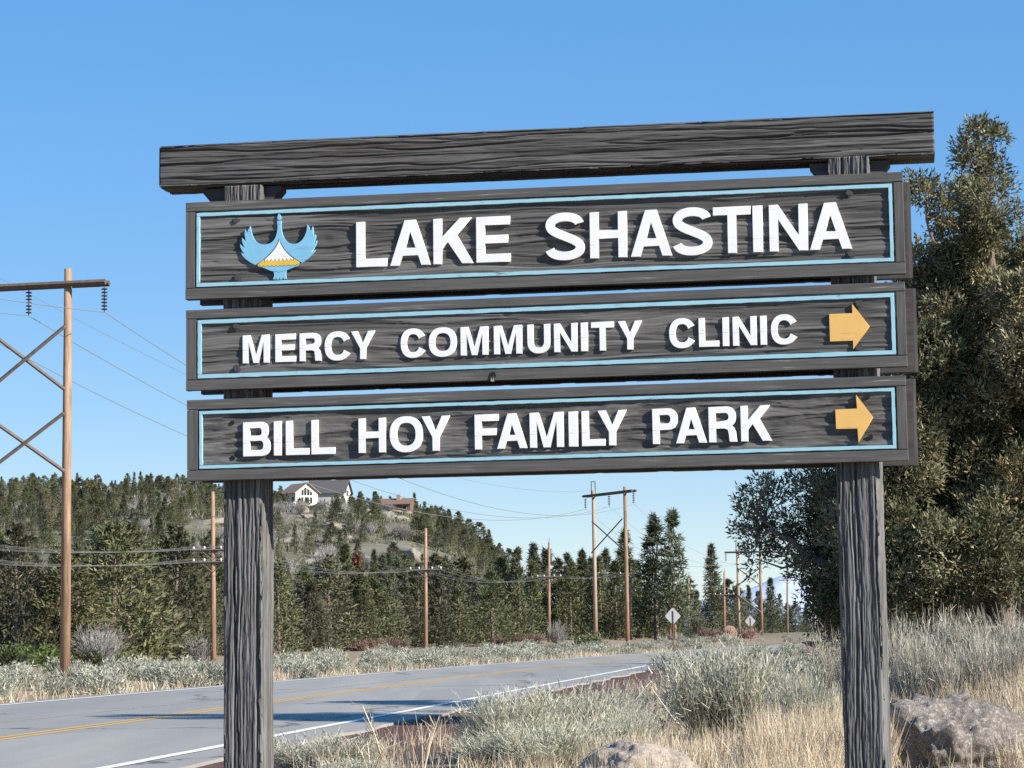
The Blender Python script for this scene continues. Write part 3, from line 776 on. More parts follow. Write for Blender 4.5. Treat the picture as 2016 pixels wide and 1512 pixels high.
stripe('road_line_white_near', NEAR, 0, 0.21, -40, 300, P_WHITE)
stripe('road_line_white_far', FAR, 0, 0.20, -40, 300, P_WHITE)
stripe('road_line_yellow', DBL, -0.15, 0.15, -40, 300, P_YELLOW)
stripe('road_line_yellow', DBL, 0.15, 0.15, -40, 300, P_YELLOW)
stripe('road_line_faded', FNT, 0, 0.12, -40, 92, P_FADED)
sx = np.linspace(15.6, 60, 20)
V = np.concatenate([np.stack([sx, 142.6 + (sx - 15) * 0.10, 0 * sx + 0.002], -1), np.stack([sx, 142.85 + (sx - 15) * 0.10, 0 * sx + 0.002], -1)])
k = np.arange(19)
tag(obj('road_line_white_side', np_mesh('road_line_white_side', V, np.stack([k, k + 1, k + 21, k + 20], -1), False, [P_WHITE])), kind='structure')

# far snow mountain, standing in for faint pale clouds
mx = np.linspace(-1900, 1900, 90); my = np.linspace(-2600, 2600, 50)
X, Y = np.meshgrid(mx, my, indexing='ij')
r = np.sqrt((X / 1700) ** 2 + (Y / 2500) ** 2)
Z = 470 * np.clip(1 - r, 0, 1) ** 1.15 * (0.72 + 0.56 * fbm(X * 0.0011, Y * 0.0011, 5, 5)) - 20
V = np.stack([X, Y, Z], -1).reshape(-1, 3)
i = np.arange(89)[:, None] * 50; k = np.arange(49)[None, :]
F = np.stack([i + k, i + 50 + k, i + 50 + k + 1, i + k + 1], -1).reshape(-1, 4)
m = Mat('hazed_snow_rock', 0.9, 0.1)
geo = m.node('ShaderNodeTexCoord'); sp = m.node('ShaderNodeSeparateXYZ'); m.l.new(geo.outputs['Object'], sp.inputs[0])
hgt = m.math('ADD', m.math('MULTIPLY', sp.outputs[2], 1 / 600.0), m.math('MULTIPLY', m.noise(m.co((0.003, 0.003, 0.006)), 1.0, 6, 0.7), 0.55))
m.color(m.mix(m.ramp(hgt, [(0.45, 0.0), (0.60, 1.0)]), (0.36, 0.43, 0.53), (0.50, 0.56, 0.65)))  # distance haze put into both the rock and the snow colour
tag(obj('mountain', np_mesh('mountain', V, F, True, [m.m]), None, (hx(1552, 21000), 21000, 0)), kind='structure')

# ================================================================ VEGETATION
def foliage(name, dark, light, tip=None, rough=0.75, trans=0.0, hv=0.05, vv=0.75):
    m = Mat(name, rough, 0.18)
    g = m.node('ShaderNodeNewGeometry'); oi = m.node('ShaderNodeObjectInfo')
    r = g.outputs['Random Per Island']
    col = m.mix(r, dark, light)
    if tip is not None:
        col = m.mix(m.ramp(r, [(0.86, 0.0), (0.93, 1.0)]), col, tip)
    hs = m.node('ShaderNodeHueSaturation')
    m.l.new(m.math('ADD', m.math('MULTIPLY', m.math('FRACT', m.math('MULTIPLY', oi.outputs['Random'], 3.7)), hv), 0.5 - hv * 0.62), hs.inputs['Hue'])
    m.l.new(m.math('ADD', m.math('MULTIPLY', oi.outputs['Random'], vv), 1.05 - vv * 0.5), hs.inputs['Value'])
    m.l.new(m.math('ADD', m.math('MULTIPLY', m.math('FRACT', m.math('MULTIPLY', oi.outputs['Random'], 7.3)), 8 * hv), 1.0 - 5 * hv), hs.inputs['Saturation'])
    m.l.new(col, hs.inputs['Color'])
    m.color(hs.outputs[0])
    if trans:
        t = m.node('ShaderNodeBsdfTranslucent'); m.l.new(hs.outputs[0], t.inputs[0])
        mx = m.node('ShaderNodeMixShader'); mx.inputs[0].default_value = trans
        m.l.new(m.b.outputs[0], mx.inputs[1]); m.l.new(t.outputs[0], mx.inputs[2]); m.l.new(mx.outputs[0], m.out.inputs[0])
    return m.m
M_JUN = Mat('juniper_foliage', 0.75, 0.18)
_a = M_JUN.node('ShaderNodeAttribute', attribute_name='tint'); _g = M_JUN.node('ShaderNodeNewGeometry')
_c = M_JUN.ramp(_a.outputs['Fac'], [(0.0, (0.050, 0.062, 0.030)), (0.45, (0.155, 0.150, 0.080)), (0.72, (0.25, 0.23, 0.138)), (0.86, (0.31, 0.28, 0.18)), (1.0, (0.30, 0.215, 0.08))])
_c = M_JUN.mix(_g.outputs['Random Per Island'], M_JUN.mix(1.0, _c, (0.7, 0.7, 0.7), 'MULTIPLY'), M_JUN.mix(1.0, _c, (1.25, 1.25, 1.25), 'MULTIPLY'))
M_JUN.color(_c)
_t = M_JUN.node('ShaderNodeBsdfTranslucent'); M_JUN.l.new(_c, _t.inputs[0]); _m = M_JUN.node('ShaderNodeMixShader'); _m.inputs[0].default_value = 0.18
M_JUN.l.new(M_JUN.b.outputs[0], _m.inputs[1]); M_JUN.l.new(_t.outputs[0], _m.inputs[2]); M_JUN.l.new(_m.outputs[0], M_JUN.out.inputs[0])
M_JUN = M_JUN.m
M_FARJ = foliage('hillside_foliage', (0.060, 0.070, 0.036), (0.145, 0.152, 0.080), (0.21, 0.19, 0.105), trans=0.12)
M_PINE = foliage('pine_needles', (0.048, 0.062, 0.032), (0.115, 0.130, 0.068), trans=0.12)
M_DEAD = foliage('dead_needles', (0.14, 0.062, 0.035), (0.24, 0.12, 0.065))
M_GREYT = foliage('bare_twigs', (0.17, 0.16, 0.15), (0.31, 0.295, 0.275), hv=0.0)
M_SAGE = foliage('sage_leaves', (0.19, 0.195, 0.145), (0.405, 0.41, 0.33), (0.56, 0.54, 0.45), trans=0.12, hv=0.015, vv=0.45)
M_RABBIT = foliage('rabbitbrush_stems', (0.31, 0.305, 0.225), (0.56, 0.55, 0.43), (0.76, 0.72, 0.60), trans=0.28, hv=0.008, vv=0.2)
M_GREYB = foliage('grey_brush_stems', (0.27, 0.25, 0.20), (0.50, 0.47, 0.385), (0.66, 0.61, 0.51), trans=0.25, hv=0.008, vv=0.2)
M_MANZ = foliage('manzanita_leaves', (0.055, 0.075, 0.024), (0.125, 0.15, 0.05), trans=0.15)
M_RED = foliage('red_brush_twigs', (0.16, 0.095, 0.078), (0.27, 0.185, 0.15), hv=0.01)
M_GRASS = foliage('dry_grass_blades', (0.37, 0.28, 0.18), (0.66, 0.56, 0.405), (0.80, 0.73, 0.58), trans=0.2, hv=0.0, vv=0.0)
m = Mat('bark', 0.9, 0.1)
m.color(m.mix(m.noise(m.co((8, 8, 2)), 1.0, 5, 0.6), (0.10, 0.075, 0.06), (0.27, 0.215, 0.18)))
M_BARK = m.m

RNG = np.random.default_rng(11)
def unit(v): return v / (np.linalg.norm(v, axis=-1, keepdims=True) + 1e-9)
def blades(P, D, L, W, rng, bend=0.0, droop=0.0, taper=0.15, segs=1):
    """P base points, D unit directions, L lengths, W widths -> leaf blades (quads tapering to the tip)"""
    n = len(P)
    side = unit(np.cross(D, rng.normal(size=(n, 3))))
    Lc = np.asarray(L).reshape(-1, 1) * np.ones((n, 1)); Wc = np.asarray(W).reshape(-1, 1) * np.ones((n, 1))
    rows = []
    bv = unit(rng.normal(size=(n, 3))) * bend
    for s in range(segs + 1):
        q = s / segs
        c = P + D * Lc * q + bv * Lc * q * q - np.array([0, 0, droop]) * Lc * q * q
        w = Wc * (1 - q * (1 - taper)) * 0.5
        rows += [c - side * w, c + side * w]
    V = np.stack(rows, 1).reshape(-1, 3)
    k = 2 * (segs + 1); b = np.arange(n)[:, None] * k
    F = np.concatenate([b + np.array([[2 * s, 2 * s + 1, 2 * s + 3, 2 * s + 2]]) for s in range(segs)])
    return V, F
def join(parts):
    V = []; F = []; o = 0
    for v, f in parts:
        V.append(v); F.append(f + o); o += len(v)
    return np.concatenate(V), np.concatenate(F)

def taper_tube(pts, radii, n=6):
    mb = MB(); mb.tube(pts, radii, n); return np.concatenate(mb.v), mb.f

def far_conifer(seed, kind):
    """one tree of about 7 m: crown blades and a trunk with limbs"""
    rng = np.random.default_rng(seed)
    H = 7.0
    if kind == 'juniper':
        R = rng.uniform(1.7, 2.5); n = 150; m = 26; lo = 0.03; pw = rng.uniform(0.45, 0.8); ll, lw = 0.30, 0.105; cl = 0.34
    elif kind == 'spire':
        R = rng.uniform(1.15, 1.6); n = 130; m = 24; lo = 0.06; pw = rng.uniform(0.8, 1.1); ll, lw = 0.30, 0.10; cl = 0.30
    else:
        R = rng.uniform(1.1, 1.55); n = 105; m = 26; lo = 0.14; pw = rng.uniform(0.75, 1.0); ll, lw = 0.36, 0.08; cl = 0.26
    t = lo + (1 - lo) * rng.random(n) ** 1.15
    a = rng.uniform(0, 2 * pi, n)
    lob = 0.72 + 0.5 * vnoise(a * 1.3 + seed, t * 4.5, seed) + 0.12 * rng.normal(size=n)
    r = R * np.clip(1 - t, 0.015, 1) ** pw * lob * rng.uniform(0.42, 1.0, n) ** 0.55
    if kind == 'juniper': r = r * np.clip(0.55 + t * 4, 0, 1)
    C = np.stack([r * np.cos(a), r * np.sin(a), t * H * (1 + 0.03 * rng.normal(size=n))], -1)
    C = np.concatenate([C, np.stack([0.05 * rng.normal(size=8), 0.05 * rng.normal(size=8), H * np.linspace(0.9, 1.0, 8)], -1)])
    n = len(C)
    P = np.repeat(C, m, 0); O = rng.normal(size=P.shape) * cl * np.array([1, 1, 0.72]) * (0.22 + 1.05 * np.clip(1 - P[:, 2:3] / H, 0, 1))
    out = unit(np.stack([P[:, 0], P[:, 1], 0 * P[:, 0]], -1))
    D = unit(O * 1.2 + out * 0.5 + np.array([0, 0, 0.55 if kind != 'pine' else 0.15]) + 0.5 * rng.normal(size=P.shape))
    V, F = blades(P + O, D, rng.uniform(0.6, 1.25, len(P)) * ll, rng.uniform(0.7, 1.3, len(P)) * lw, rng)
    mb = MB()
    wob = rng.normal(size=(5, 2)) * 0.06
    mb.tube([(wob[k, 0] * k * .4, wob[k, 1] * k * .4, H * q) for k, q in enumerate((-0.05, 0.2, 0.45, 0.7, 0.93))], [0.17, 0.14, 0.10, 0.06, 0.02], 6)
    for k in range(16):
        j = rng.integers(0, n); c = C[j]
        if c[2] > 0.9 * H: continue
        mb.tube([(0, 0, max(0.3, c[2] - 0.5)), c * np.array([.55, .55, 1]) - np.array([0, 0, .15]), c], [0.05, 0.03, 0.012], 4, False)
    return (V, F), (np.concatenate(mb.v), mb.f)

def twig_shrub(seed, H, R, n, w, segs=2, upright=0.6, bunches=9):
    """brushy shrub: stems gathered in bunches that lean outwards, crowded with short side twigs towards their ends"""
    rng = np.random.default_rng(seed)
    ba = rng.uniform(0, 2 * pi, bunches); br = R * 0.62 * np.sqrt(rng.random(bunches)); bh = rng.uniform(0.68, 1.08, bunches)
    j = rng.integers(0, bunches, n)
    a = rng.uniform(0, 2 * pi, n); sp_ = np.abs(rng.normal(0, 0.34, n))
    lean = br[j] / R * 0.55
    D = unit(np.stack([np.cos(ba[j]) * lean + np.cos(a) * sp_, np.sin(ba[j]) * lean + np.sin(a) * sp_, np.full(n, 0.55 + upright * 0.55)], -1))
    P = np.stack([np.cos(ba[j]) * br[j] * .55 + rng.normal(0, .05 * R, n), np.sin(ba[j]) * br[j] * .55 + rng.normal(0, .05 * R, n), 0 * a], -1)
    L = H * rng.uniform(0.5, 1.05, n) * bh[j]
    parts = [blades(P, D, L, w * rng.uniform(.6, 1.2, n), rng, 0.13, 0.03, 0.35, segs)]
    m = n * 4; k = rng.integers(0, n, m); q = rng.uniform(0.25, 1.0, m) ** 0.7
    P2 = P[k] + D[k] * (L[k] * q)[:, None] + rng.normal(size=(m, 3)) * 0.012 * H
    D2 = unit(D[k] + 0.5 * rng.normal(size=(m, 3)) + np.array([0, 0, 0.35]))
    parts.append(blades(P2, D2, H * rng.uniform(0.04, 0.13, m), w * rng.uniform(.7, 1.35, m), rng, 0.1, 0.0, 0.35, 1))
    return join(parts)

def leafy_shrub(seed, H, R, clumps, per, ll, lw):
    """rounded bush: leaf blades gathered in clumps over a dome, with stems inside"""
    rng = np.random.default_rng(seed)
    u = rng.random(clumps); a = rng.uniform(0, 2 * pi, clumps); ph = np.arccos(1 - u * 0.98)
    lob = 0.72 + 0.5 * vnoise(a * 1.4, ph * 2.2, seed)
    rr = rng.uniform(0.55, 1.0, clumps) ** 0.5 * lob
    C = np.stack([R * rr * np.sin(ph) * np.cos(a), R * rr * np.sin(ph) * np.sin(a), H * rr * np.cos(ph) * 0.95 + 0.03], -1)
    P = np.repeat(C, per, 0); O = rng.normal(size=P.shape) * np.array([R, R, H]) * 0.13
    D = unit(unit(P + np.array([0, 0, .15])) * 0.8 + np.array([0, 0, 0.65]) + 0.55 * rng.normal(size=P.shape))
    P = P + O; P[:, 2] = np.maximum(P[:, 2], 0.0)
    parts = [blades(P, D, ll * rng.uniform(.6, 1.3, len(P)), lw * rng.uniform(.7, 1.3, len(P)), rng, 0.05)]
    S = np.zeros((clumps, 3)); parts.append(blades(S, unit(C), np.linalg.norm(C, axis=1), lw * 0.8, rng, 0.08, 0, 0.5, 2))
    return join(parts)

def plant_mesh(name, parts, mats):
    """several (V,F) lists in one mesh, a material each"""
    V = []; F3 = []; mi = []; o = 0
    faces = []
    for (v, f), k in parts:
        V.append(np.asarray(v, float))
        for ff in (f if isinstance(f, list) else [f]):
            pass
        if isinstance(f, np.ndarray): faces.append(f + o); mi.append(np.full(len(f), k))
        else:
            q4 = np.array([x for x in f if len(x) == 4]); faces.append(q4 + o); mi.append(np.full(len(q4), k))
        o += len(v)
    return np_mesh(name, np.concatenate(V), np.concatenate(faces), False, mats, np.concatenate(mi))

FARJ = []
for kind, cnt in (('juniper', 7), ('spire', 4), ('pine', 5)):
    for q in range(cnt):
        FARJ.append((kind, far_conifer(500 + len(FARJ) * 7, kind)))
CROWNS = {}
for idx, (kind, (cr, tr)) in enumerate(FARJ):
    mt = M_PINE if kind == 'pine' else M_FARJ
    crown = np_mesh('crown', cr[0], cr[1], False, [mt])
    trunk = plant_mesh('trunk', [(tr, 0)], [M_BARK])
    whole = plant_mesh('hillside_tree', [(cr, 0), (tr, 1)], [mt, M_BARK])
    CROWNS[idx] = (kind, crown, trunk, whole)
KIND_IDX = {k: [i for i in CROWNS if CROWNS[i][0] == k] for k in ('juniper', 'spire', 'pine')}
dead_crown = np_mesh('crown', FARJ[8][1][0][0], FARJ[8][1][0][1][::2], False, [M_DEAD])
bare = [np_mesh('bare_shrub', *twig_shrub(900 + q, 2.6, 1.5, 260, 0.035), False, [M_GREYT]) for q in range(3)]

R_ = random.Random(5)
def put_tree(idx, x, y, h, label, group=None, name='conifer_tree', crown=None, whole=False, cat='tree', zoff=-0.15):
    kind, cr, tr, wh = CROWNS[idx]
    s = h / 7.0; w = s * (R_.uniform(0.85, 1.5) if kind == 'juniper' else R_.uniform(0.85, 1.2))
    z = tz1(x, y) + zoff; rz = R_.uniform(0, 2 * pi)
    if whole:
        o = obj(name, wh, None, (x, y, z), (0, 0, rz), (w, w, s))
        return tag(o, label, cat, group)
    t = empty(name, (x, y, z), rz); t.scale = (w, w, s)
    obj('trunk', tr, t); obj('crown', crown or cr, t)
    return tag(t, label, cat, group)

# --- the wood at the foot of the hill and along the far side of the road: (px of the stem, depth, height, kind)
front = []
def frow(where, px0, px1, y0, y1, n, h0, h1, kinds):
    seen = {}
    for q in range(n):
        px = px0 + (px1 - px0) * (q + R_.uniform(0.1, 0.9)) / n
        t = (px - px0) / (px1 - px0)
        yy = y0 + (y1 - y0) * t + R_.uniform(-9, 9)
        h = R_.uniform(h0, h1); kd = R_.choice(kinds); seen[kd] = seen.get(kd, 0) + 1
        front.append((px, yy, h, kd, where, seen[kd]))
frow('in the nearest row before the tall brown pole', -30, 400, 116, 140, 11, 4.8, 7.6, ['juniper', 'juniper', 'spire'])
frow('in the second row behind the tall brown pole', -20, 420, 145, 165, 9, 6.0, 8.6, ['juniper', 'spire', 'pine'])
frow('in the back row behind the tall brown pole', -10, 440, 185, 205, 10, 6.5, 9.5, ['juniper', 'spire', 'pine'])
frow('in the nearest row below the white house', 545, 760, 152, 178, 7, 4.6, 6.6, ['juniper', 'juniper'])
frow('in the nearest row by the pale distribution pole', 740, 985, 180, 210, 7, 5.2, 7.6, ['juniper', 'juniper', 'spire'])
frow('in the back row below the houses', 545, 1010, 205, 232, 13, 6.5, 9.5, ['juniper', 'spire', 'pine'])
frow('in the front row behind the twin-pole structure', 985, 1290, 232, 262, 10, 7.6, 9.8, ['pine', 'spire', 'juniper'])
frow('in the back row behind the twin-pole structure', 1000, 1280, 270, 285, 9, 9.0, 11.2, ['pine', 'pine', 'spire'])
frow('on the flat behind the diamond signs', 1290, 1530, 285, 330, 9, 5.2, 8.0, ['juniper', 'pine', 'spire'])
frow('in the far low wood beyond the diamond signs', 1420, 1660, 380, 430, 12, 5.0, 8.5, ['juniper', 'spire', 'pine'])
ORD = ['first', 'second', 'third', 'fourth', 'fifth', 'sixth', 'seventh', 'eighth', 'ninth', 'tenth', 'eleventh', 'twelfth', 'thirteenth']
for px, yy, h, kd, where, num in front:
    lab = ORD[num - 1] + {'juniper': ' bushy juniper', 'spire': ' narrow juniper', 'pine': ' dark pine'}[kd] + ' from the left ' + where
    nm = {'juniper': 'juniper_tree', 'spire': 'slender_juniper', 'pine': 'pine_tree'}[kd]
    put_tree(R_.choice(KIND_IDX[kd]), hx(px, yy), yy, h, lab, 'trees of the wood beyond the road', nm)
put_tree(KIND_IDX['pine'][0], hx(1293, 242), 242, 13.2, 'tall dark pine, first of the pair just past the twin-pole power structure', None, 'pine_tree')
put_tree(KIND_IDX['pine'][2], hx(1328, 238), 238, 13.4, 'tallest broad dark pine beyond the diamond road sign', None, 'pine_tree')
put_tree(KIND_IDX['pine'][4], hx(1404, 300), 300, 12.0, 'lone thin pale pine standing above the treeline against the sky', None, 'pine_tree')
put_tree(KIND_IDX['pine'][1], hx(1232, 262), 262, 12.2, 'tall pine right behind the twin-pole power structure', None, 'pine_tree')
put_tree(KIND_IDX['pine'][3], hx(1052, 246), 246, 10.3, 'spiky pine beside the thin distribution pole, pale tip above its neighbours', None, 'pine_tree')
put_tree(KIND_IDX['spire'][1], hx(703, 218), 218, 8.6, 'dead rust-brown conifer among green trees', None, 'dead_tree', dead_crown)

# --- the hillside
spots = []
tries = 0
while len(spots) < 450 and tries < 30000:
    tries += 1
    yy = 285 + 610 * R_.random() ** 0.72
    px = R_.uniform(-25, 1085)
    if px > 985 and yy > 520: continue
    if 425 < px < 540 and yy < 700: continue                    # hidden behind the sign post
    x = hx(px, yy)
    if yy < 300 and px > 560: continue
    if any(abs(px - a) < 9 and abs(yy - b) < 20 for a, b in spots): continue
    # open rocky patches
    if fbm(np.array([x * 0.022]), np.array([yy * 0.022]), 61, 3)[0] > 0.585 and R_.random() < 0.8: continue
    top = 1245 - (tz1(x, yy) + 8.5 - EYE) / yy * 4515            # where the tree's tip would show
    if (556 < px < 618 or 634 < px < 660) and top < 1003 and yy < 870: continue      # view of the white house and of the one above it
    if 618 < px < 692 and top < 972 and yy < 930: continue
    if 748 < px < 818 and top < 1006 and yy < 905: continue      # view of the brown-roofed house
    spots.append((px, yy))
for q in range(120):                                              # the slope right below the houses
    yy = R_.uniform(600, 835); px = R_.uniform(545, 770); x = hx(px, yy)
    if 1245 - (tz1(x, yy) + 7.0 - EYE) / yy * 4515 > 1004: spots.append((px, yy))
spots += [(628, 838), (655, 868), (668, 870), (680, 872), (692, 868), (664, 835), (676, 842), (700, 850), (552, 842), (712, 860), (726, 866), (742, 862), (566, 815), (590, 800), (605, 812), (640, 806)]
for q, (px, yy) in enumerate(spots):
    kd = R_.choice(['juniper', 'juniper', 'spire', 'pine']) if yy < 650 else R_.choice(['juniper', 'juniper', 'spire', 'juniper'])
    h = R_.uniform(4.2, 8.0) if kd != 'pine' else R_.uniform(6.0, 9.5)
    nm = {'juniper': 'juniper_tree', 'spire': 'slender_juniper', 'pine': 'pine_tree'}[kd]
    put_tree(R_.choice(KIND_IDX[kd]), hx(px, yy), yy, h, {'juniper': 'round juniper scattered over the rocky hillside', 'spire': 'slender juniper scattered over the rocky hillside', 'pine': 'pine scattered over the rocky hillside'}[kd], 'trees scattered over the rocky hillside', nm, None, True)
for px, yy, h, kd in ((20, 905, 9, 'juniper'), (105, 900, 10, 'juniper'), (150, 905, 10.5, 'spire'), (60, 900, 10, 'juniper'), (195, 905, 8.5, 'juniper'), (245, 900, 8, 'juniper'), (278, 905, 10.0, 'spire'), (310, 900, 9.5, 'juniper'), (345, 905, 9, 'spire'), (378, 900, 9, 'juniper'), (410, 905, 8.5, 'juniper'),
                      (553, 905, 11, 'juniper'), (715, 905, 8, 'juniper'), (738, 910, 10.5, 'spire'), (752, 905, 9, 'pine'), (770, 930, 11, 'pine'), (790, 935, 10, 'juniper'), (818, 905, 12, 'spire'), (838, 900, 10, 'pine'), (853, 890, 8.5, 'pine'), (870, 880, 10, 'juniper'), (888, 870, 9.5, 'pine'), (905, 850, 10, 'juniper'), (925, 800, 10, 'juniper'), (945, 780, 11, 'juniper'), (965, 700, 10, 'pine'), (985, 640, 9.5, 'juniper'), (1003, 600, 9, 'juniper')):
    put_tree(R_.choice(KIND_IDX[kd]), hx(px, yy), yy, h, {'juniper': 'round juniper on the skyline of the hill', 'spire': 'pointed juniper on the skyline of the hill', 'pine': 'thin pine on the skyline of the hill'}[kd], 'trees on the skyline of the hill', 'skyline_tree', None, True)
for q in range(100):
    yy = R_.uniform(300, 800); px = R_.uniform(0, 900); x = hx(px, yy)
    s = R_.uniform(1.0, 2.2)
    tag(obj('bare_shrub', bare[q % 3], None, (x, yy, tz1(x, yy) - 0.05), (0, 0, R_.uniform(0, 6)), (s, s, s)), 'grey leafless shrub between the hillside trees', 'shrub', 'grey leafless shrubs on the hillside')

# low scrub that covers the slopes between the trees
rngs = np.random.default_rng(19)
n = 15000
yy = rngs.uniform(270, 900, n); px = rngs.uniform(-40, 1060, n); x = (px - 1014.4) / 4515 * yy
keep = fbm(x * 0.03, yy * 0.03, 88, 3) > rngs.uniform(0.34, 0.60, n); x, yy = x[keep], yy[keep]
C = np.stack([x, yy, tz(x, yy)], -1); P = np.repeat(C, 9, 0) + rngs.normal(size=(len(C) * 9, 3)) * np.array([.7, .7, .12]) + np.array([0, 0, .1])
D = unit(rngs.normal(size=P.shape) * .6 + np.array([0, 0, 1.0]))
V, F = blades(P, D, rngs.uniform(.5, 1.2, len(P)), rngs.uniform(.16, .34, len(P)), rngs)
tag(obj('hillside_brush', np_mesh('hillside_brush', V, F, False, [foliage('scrub', (0.075, 0.080, 0.045), (0.185, 0.18, 0.115), hv=0.0, vv=0.0)])), 'low grey-green scrub covering the slopes between the trees', 'brush', None, 'stuff')

# --- the big junipers beyond the sign: crown lobes as (px, py, dy, radius m, flat) around a multi-stemmed trunk
def big_juniper(name, label, base, lobes, stems, seed, per_clump=14, ll=0.078, lw=0.037, thin=1.0):
    rng = np.random.default_rng(seed)
    root = empty(name, tuple(base))
    base = np.asarray(base)
    mb = MB()
    stem_pts = []
    for pts, r0 in stems:
        pts = [np.asarray(p) - base for p in pts]
        n = len(pts); dense = []
        for k in range(n - 1):
            for q in np.linspace(0, 1, 6, endpoint=False):
                dense.append(pts[k] * (1 - q) + pts[k + 1] * q + rng.normal(size=3) * 0.03)
        dense.append(pts[-1])
        rad = [r0 * (1 - 0.93 * k / (len(dense) - 1)) + 0.008 for k in range(len(dense))]
        mb.tube(dense, rad, 9)
        stem_pts += list(zip(dense, rad))
    SP = np.array([p for p, _ in stem_pts])
    obj('trunk', mb.mesh('trunk', [M_BARK], True), root)
    parts = []; limbs = MB(); tints = []
    subs = []
    for (c, r, flat) in lobes:                                    # big masses break up into plumes with shade between them
        if r < 0.42: subs.append((c, r, flat * 1.15)); continue
        for k in range(int(4 + 7 * r)):
            d0 = unit(rng.normal(size=3)); d0[1] = -abs(d0[1]) if rng.random() < 0.65 else d0[1]
            subs.append((np.asarray(c) + d0 * r * rng.uniform(0.45, 0.85) * np.array([1, 1, flat]), r * rng.uniform(0.34, 0.50), 1.25))
    for (c, r, flat) in subs:
        c = np.asarray(c) - base
        # a limb from the nearest lower part of a stem out to the lobe
        low = SP.copy(); dd = np.linalg.norm((low - c) * np.array([1, 1, 0.7]), axis=1) + np.where(low[:, 2] > c[2], 3.0, 0)
        s = SP[dd.argmin()]
        mid = (s + c) / 2 + np.array([0, 0, -0.12 * np.linalg.norm(c - s)]) + rng.normal(size=3) * 0.05
        limbs.tube([s, mid, c], [0.030, 0.020, 0.010], 5, False)
        nc = int(500 * thin * r * r) + int(20 * thin)
        d = unit(rng.normal(size=(nc, 3)) + np.array([0, 0, 0.12])); rr = r * rng.uniform(0.30, 1.0, nc) ** 0.40
        lobn = 0.50 + 0.95 * vnoise(d[:, 0] * 3.2 + c[0] * 3, d[:, 2] * 3.2 + c[2] * 3 + d[:, 1] * 2, seed)
        C = c + d * (rr * lobn)[:, None] * np.array([1, 1, flat])
        for j in range(0, nc, 6):
            limbs.tube([c * 0.5 + C[j] * 0.5, C[j]], [0.010, 0.004], 3, False)
        m = per_clump
        P = np.repeat(C, m, 0)
        O = rng.normal(size=P.shape) * 0.045
        grow = unit(d * 0.8 + np.array([0, 0, 0.55]) + 0.5 * rng.normal(size=(nc, 3)))
        ahead = rng.uniform(0, 0.16, len(P))
        D = unit(O * 11 + np.repeat(grow, m, 0) * 0.9 + 0.25 * rng.normal(size=P.shape))
        parts.append(blades(P + O + np.repeat(grow, m, 0) * ahead[:, None], D, ll * rng.uniform(.6, 1.3, len(P)), lw * rng.uniform(.6, 1.3, len(P)), rng, 0.1))
        ct = np.clip(rng.normal(0.45, 0.2, nc) + 0.45 * (vnoise(C[:, 0] * 1.6, C[:, 2] * 1.6, seed + 2) - 0.5), 0, 0.86)
        ct = np.where((rng.random(nc) < 0.05) | (vnoise(C[:, 0] * 1.1 + 9, C[:, 2] * 1.1, seed + 6) > 0.86), rng.uniform(0.86, 1.0, nc), ct)
        tints.append(np.repeat(np.repeat(ct, m), 4))
    V, F = join(parts)
    me = np_mesh('crown', V, F, False, [M_JUN]); set_float(me, 'tint', np.concatenate(tints))
    obj('crown', me, root)
    obj('limb', limbs.mesh('limb', [M_BARK], False, False), root)
    return tag(root, label, 'tree')

def lobe(px, py, Y, r, flat=0.85): return (at(px, py, Y), r, flat)
JY = 38.0
rl = random.Random(3)
A = []
for px, py, r in ((1922, 262, .20), (1955, 275, .18), (1905, 300, .22), (1918, 335, .30), (1950, 350, .30), (1898, 385, .24), (1945, 405, .40), (1905, 420, .34), (1968, 430, .24), (1935, 470, .42),
                  (1992, 490, .24), (1885, 505, .30), (1960, 540, .55), (1905, 560, .5), (1832, 385, .22), (1808, 368, .18), (1855, 418, .26), (1865, 470, .30), (1812, 515, .34), (1850, 560, .6), (1800, 590, .55), (2000, 590, .5), (1930, 640, .6),
                  (1870, 660, .75), (1810, 690, .7), (2010, 700, .7), (1960, 740, .75), (1890, 770, .85), (1810, 800, .85), (2020, 820, .85), (1950, 860, .9), (1860, 890, .95), (1780, 900, .85), (2030, 930, .9), (1960, 980, .95),
                  (1880, 1010, .95), (1790, 1010, .9), (1920, 1090, .9), (1830, 1110, .9), (1760, 1110, .8), (1900, 1170, .7), (1810, 1190, .7), (2050, 560, .6), (2070, 700, .9), (2080, 860, 1.0), (2070, 1010, .9), (1720, 1010, .7)):
    A.append(lobe(px, py, JY + rl.uniform(-1.2, 1.0), r))
for px, py, r in ((1870, 700, .9), (1900, 850, 1.1), (1850, 1000, 1.1), (1950, 900, 1.1), (1800, 900, 1.0), (1990, 1050, .9)):
    A.append(lobe(px, py, JY + 1.8, r))
ax, ay = hx(1972, JY), JY
big_juniper('juniper_tree', 'big sunlit juniper with a thin spire top rising past the sign boards', (ax, ay, tz1(ax, ay) - 0.1), A,
            [((np.array([ax, ay, 0.2]), at(1965, 900, JY), at(1962, 640, JY), at(1945, 440, JY), at(1925, 265, JY)), 0.22),
             ((np.array([ax - .1, ay + .1, 0.2]), at(1890, 950, JY + .6), at(1840, 650, JY + .4), at(1825, 390, JY)), 0.15),
             ((np.array([ax + .2, ay, 0.2]), at(2060, 900, JY), at(2070, 600, JY)), 0.15)], 71)
B = []
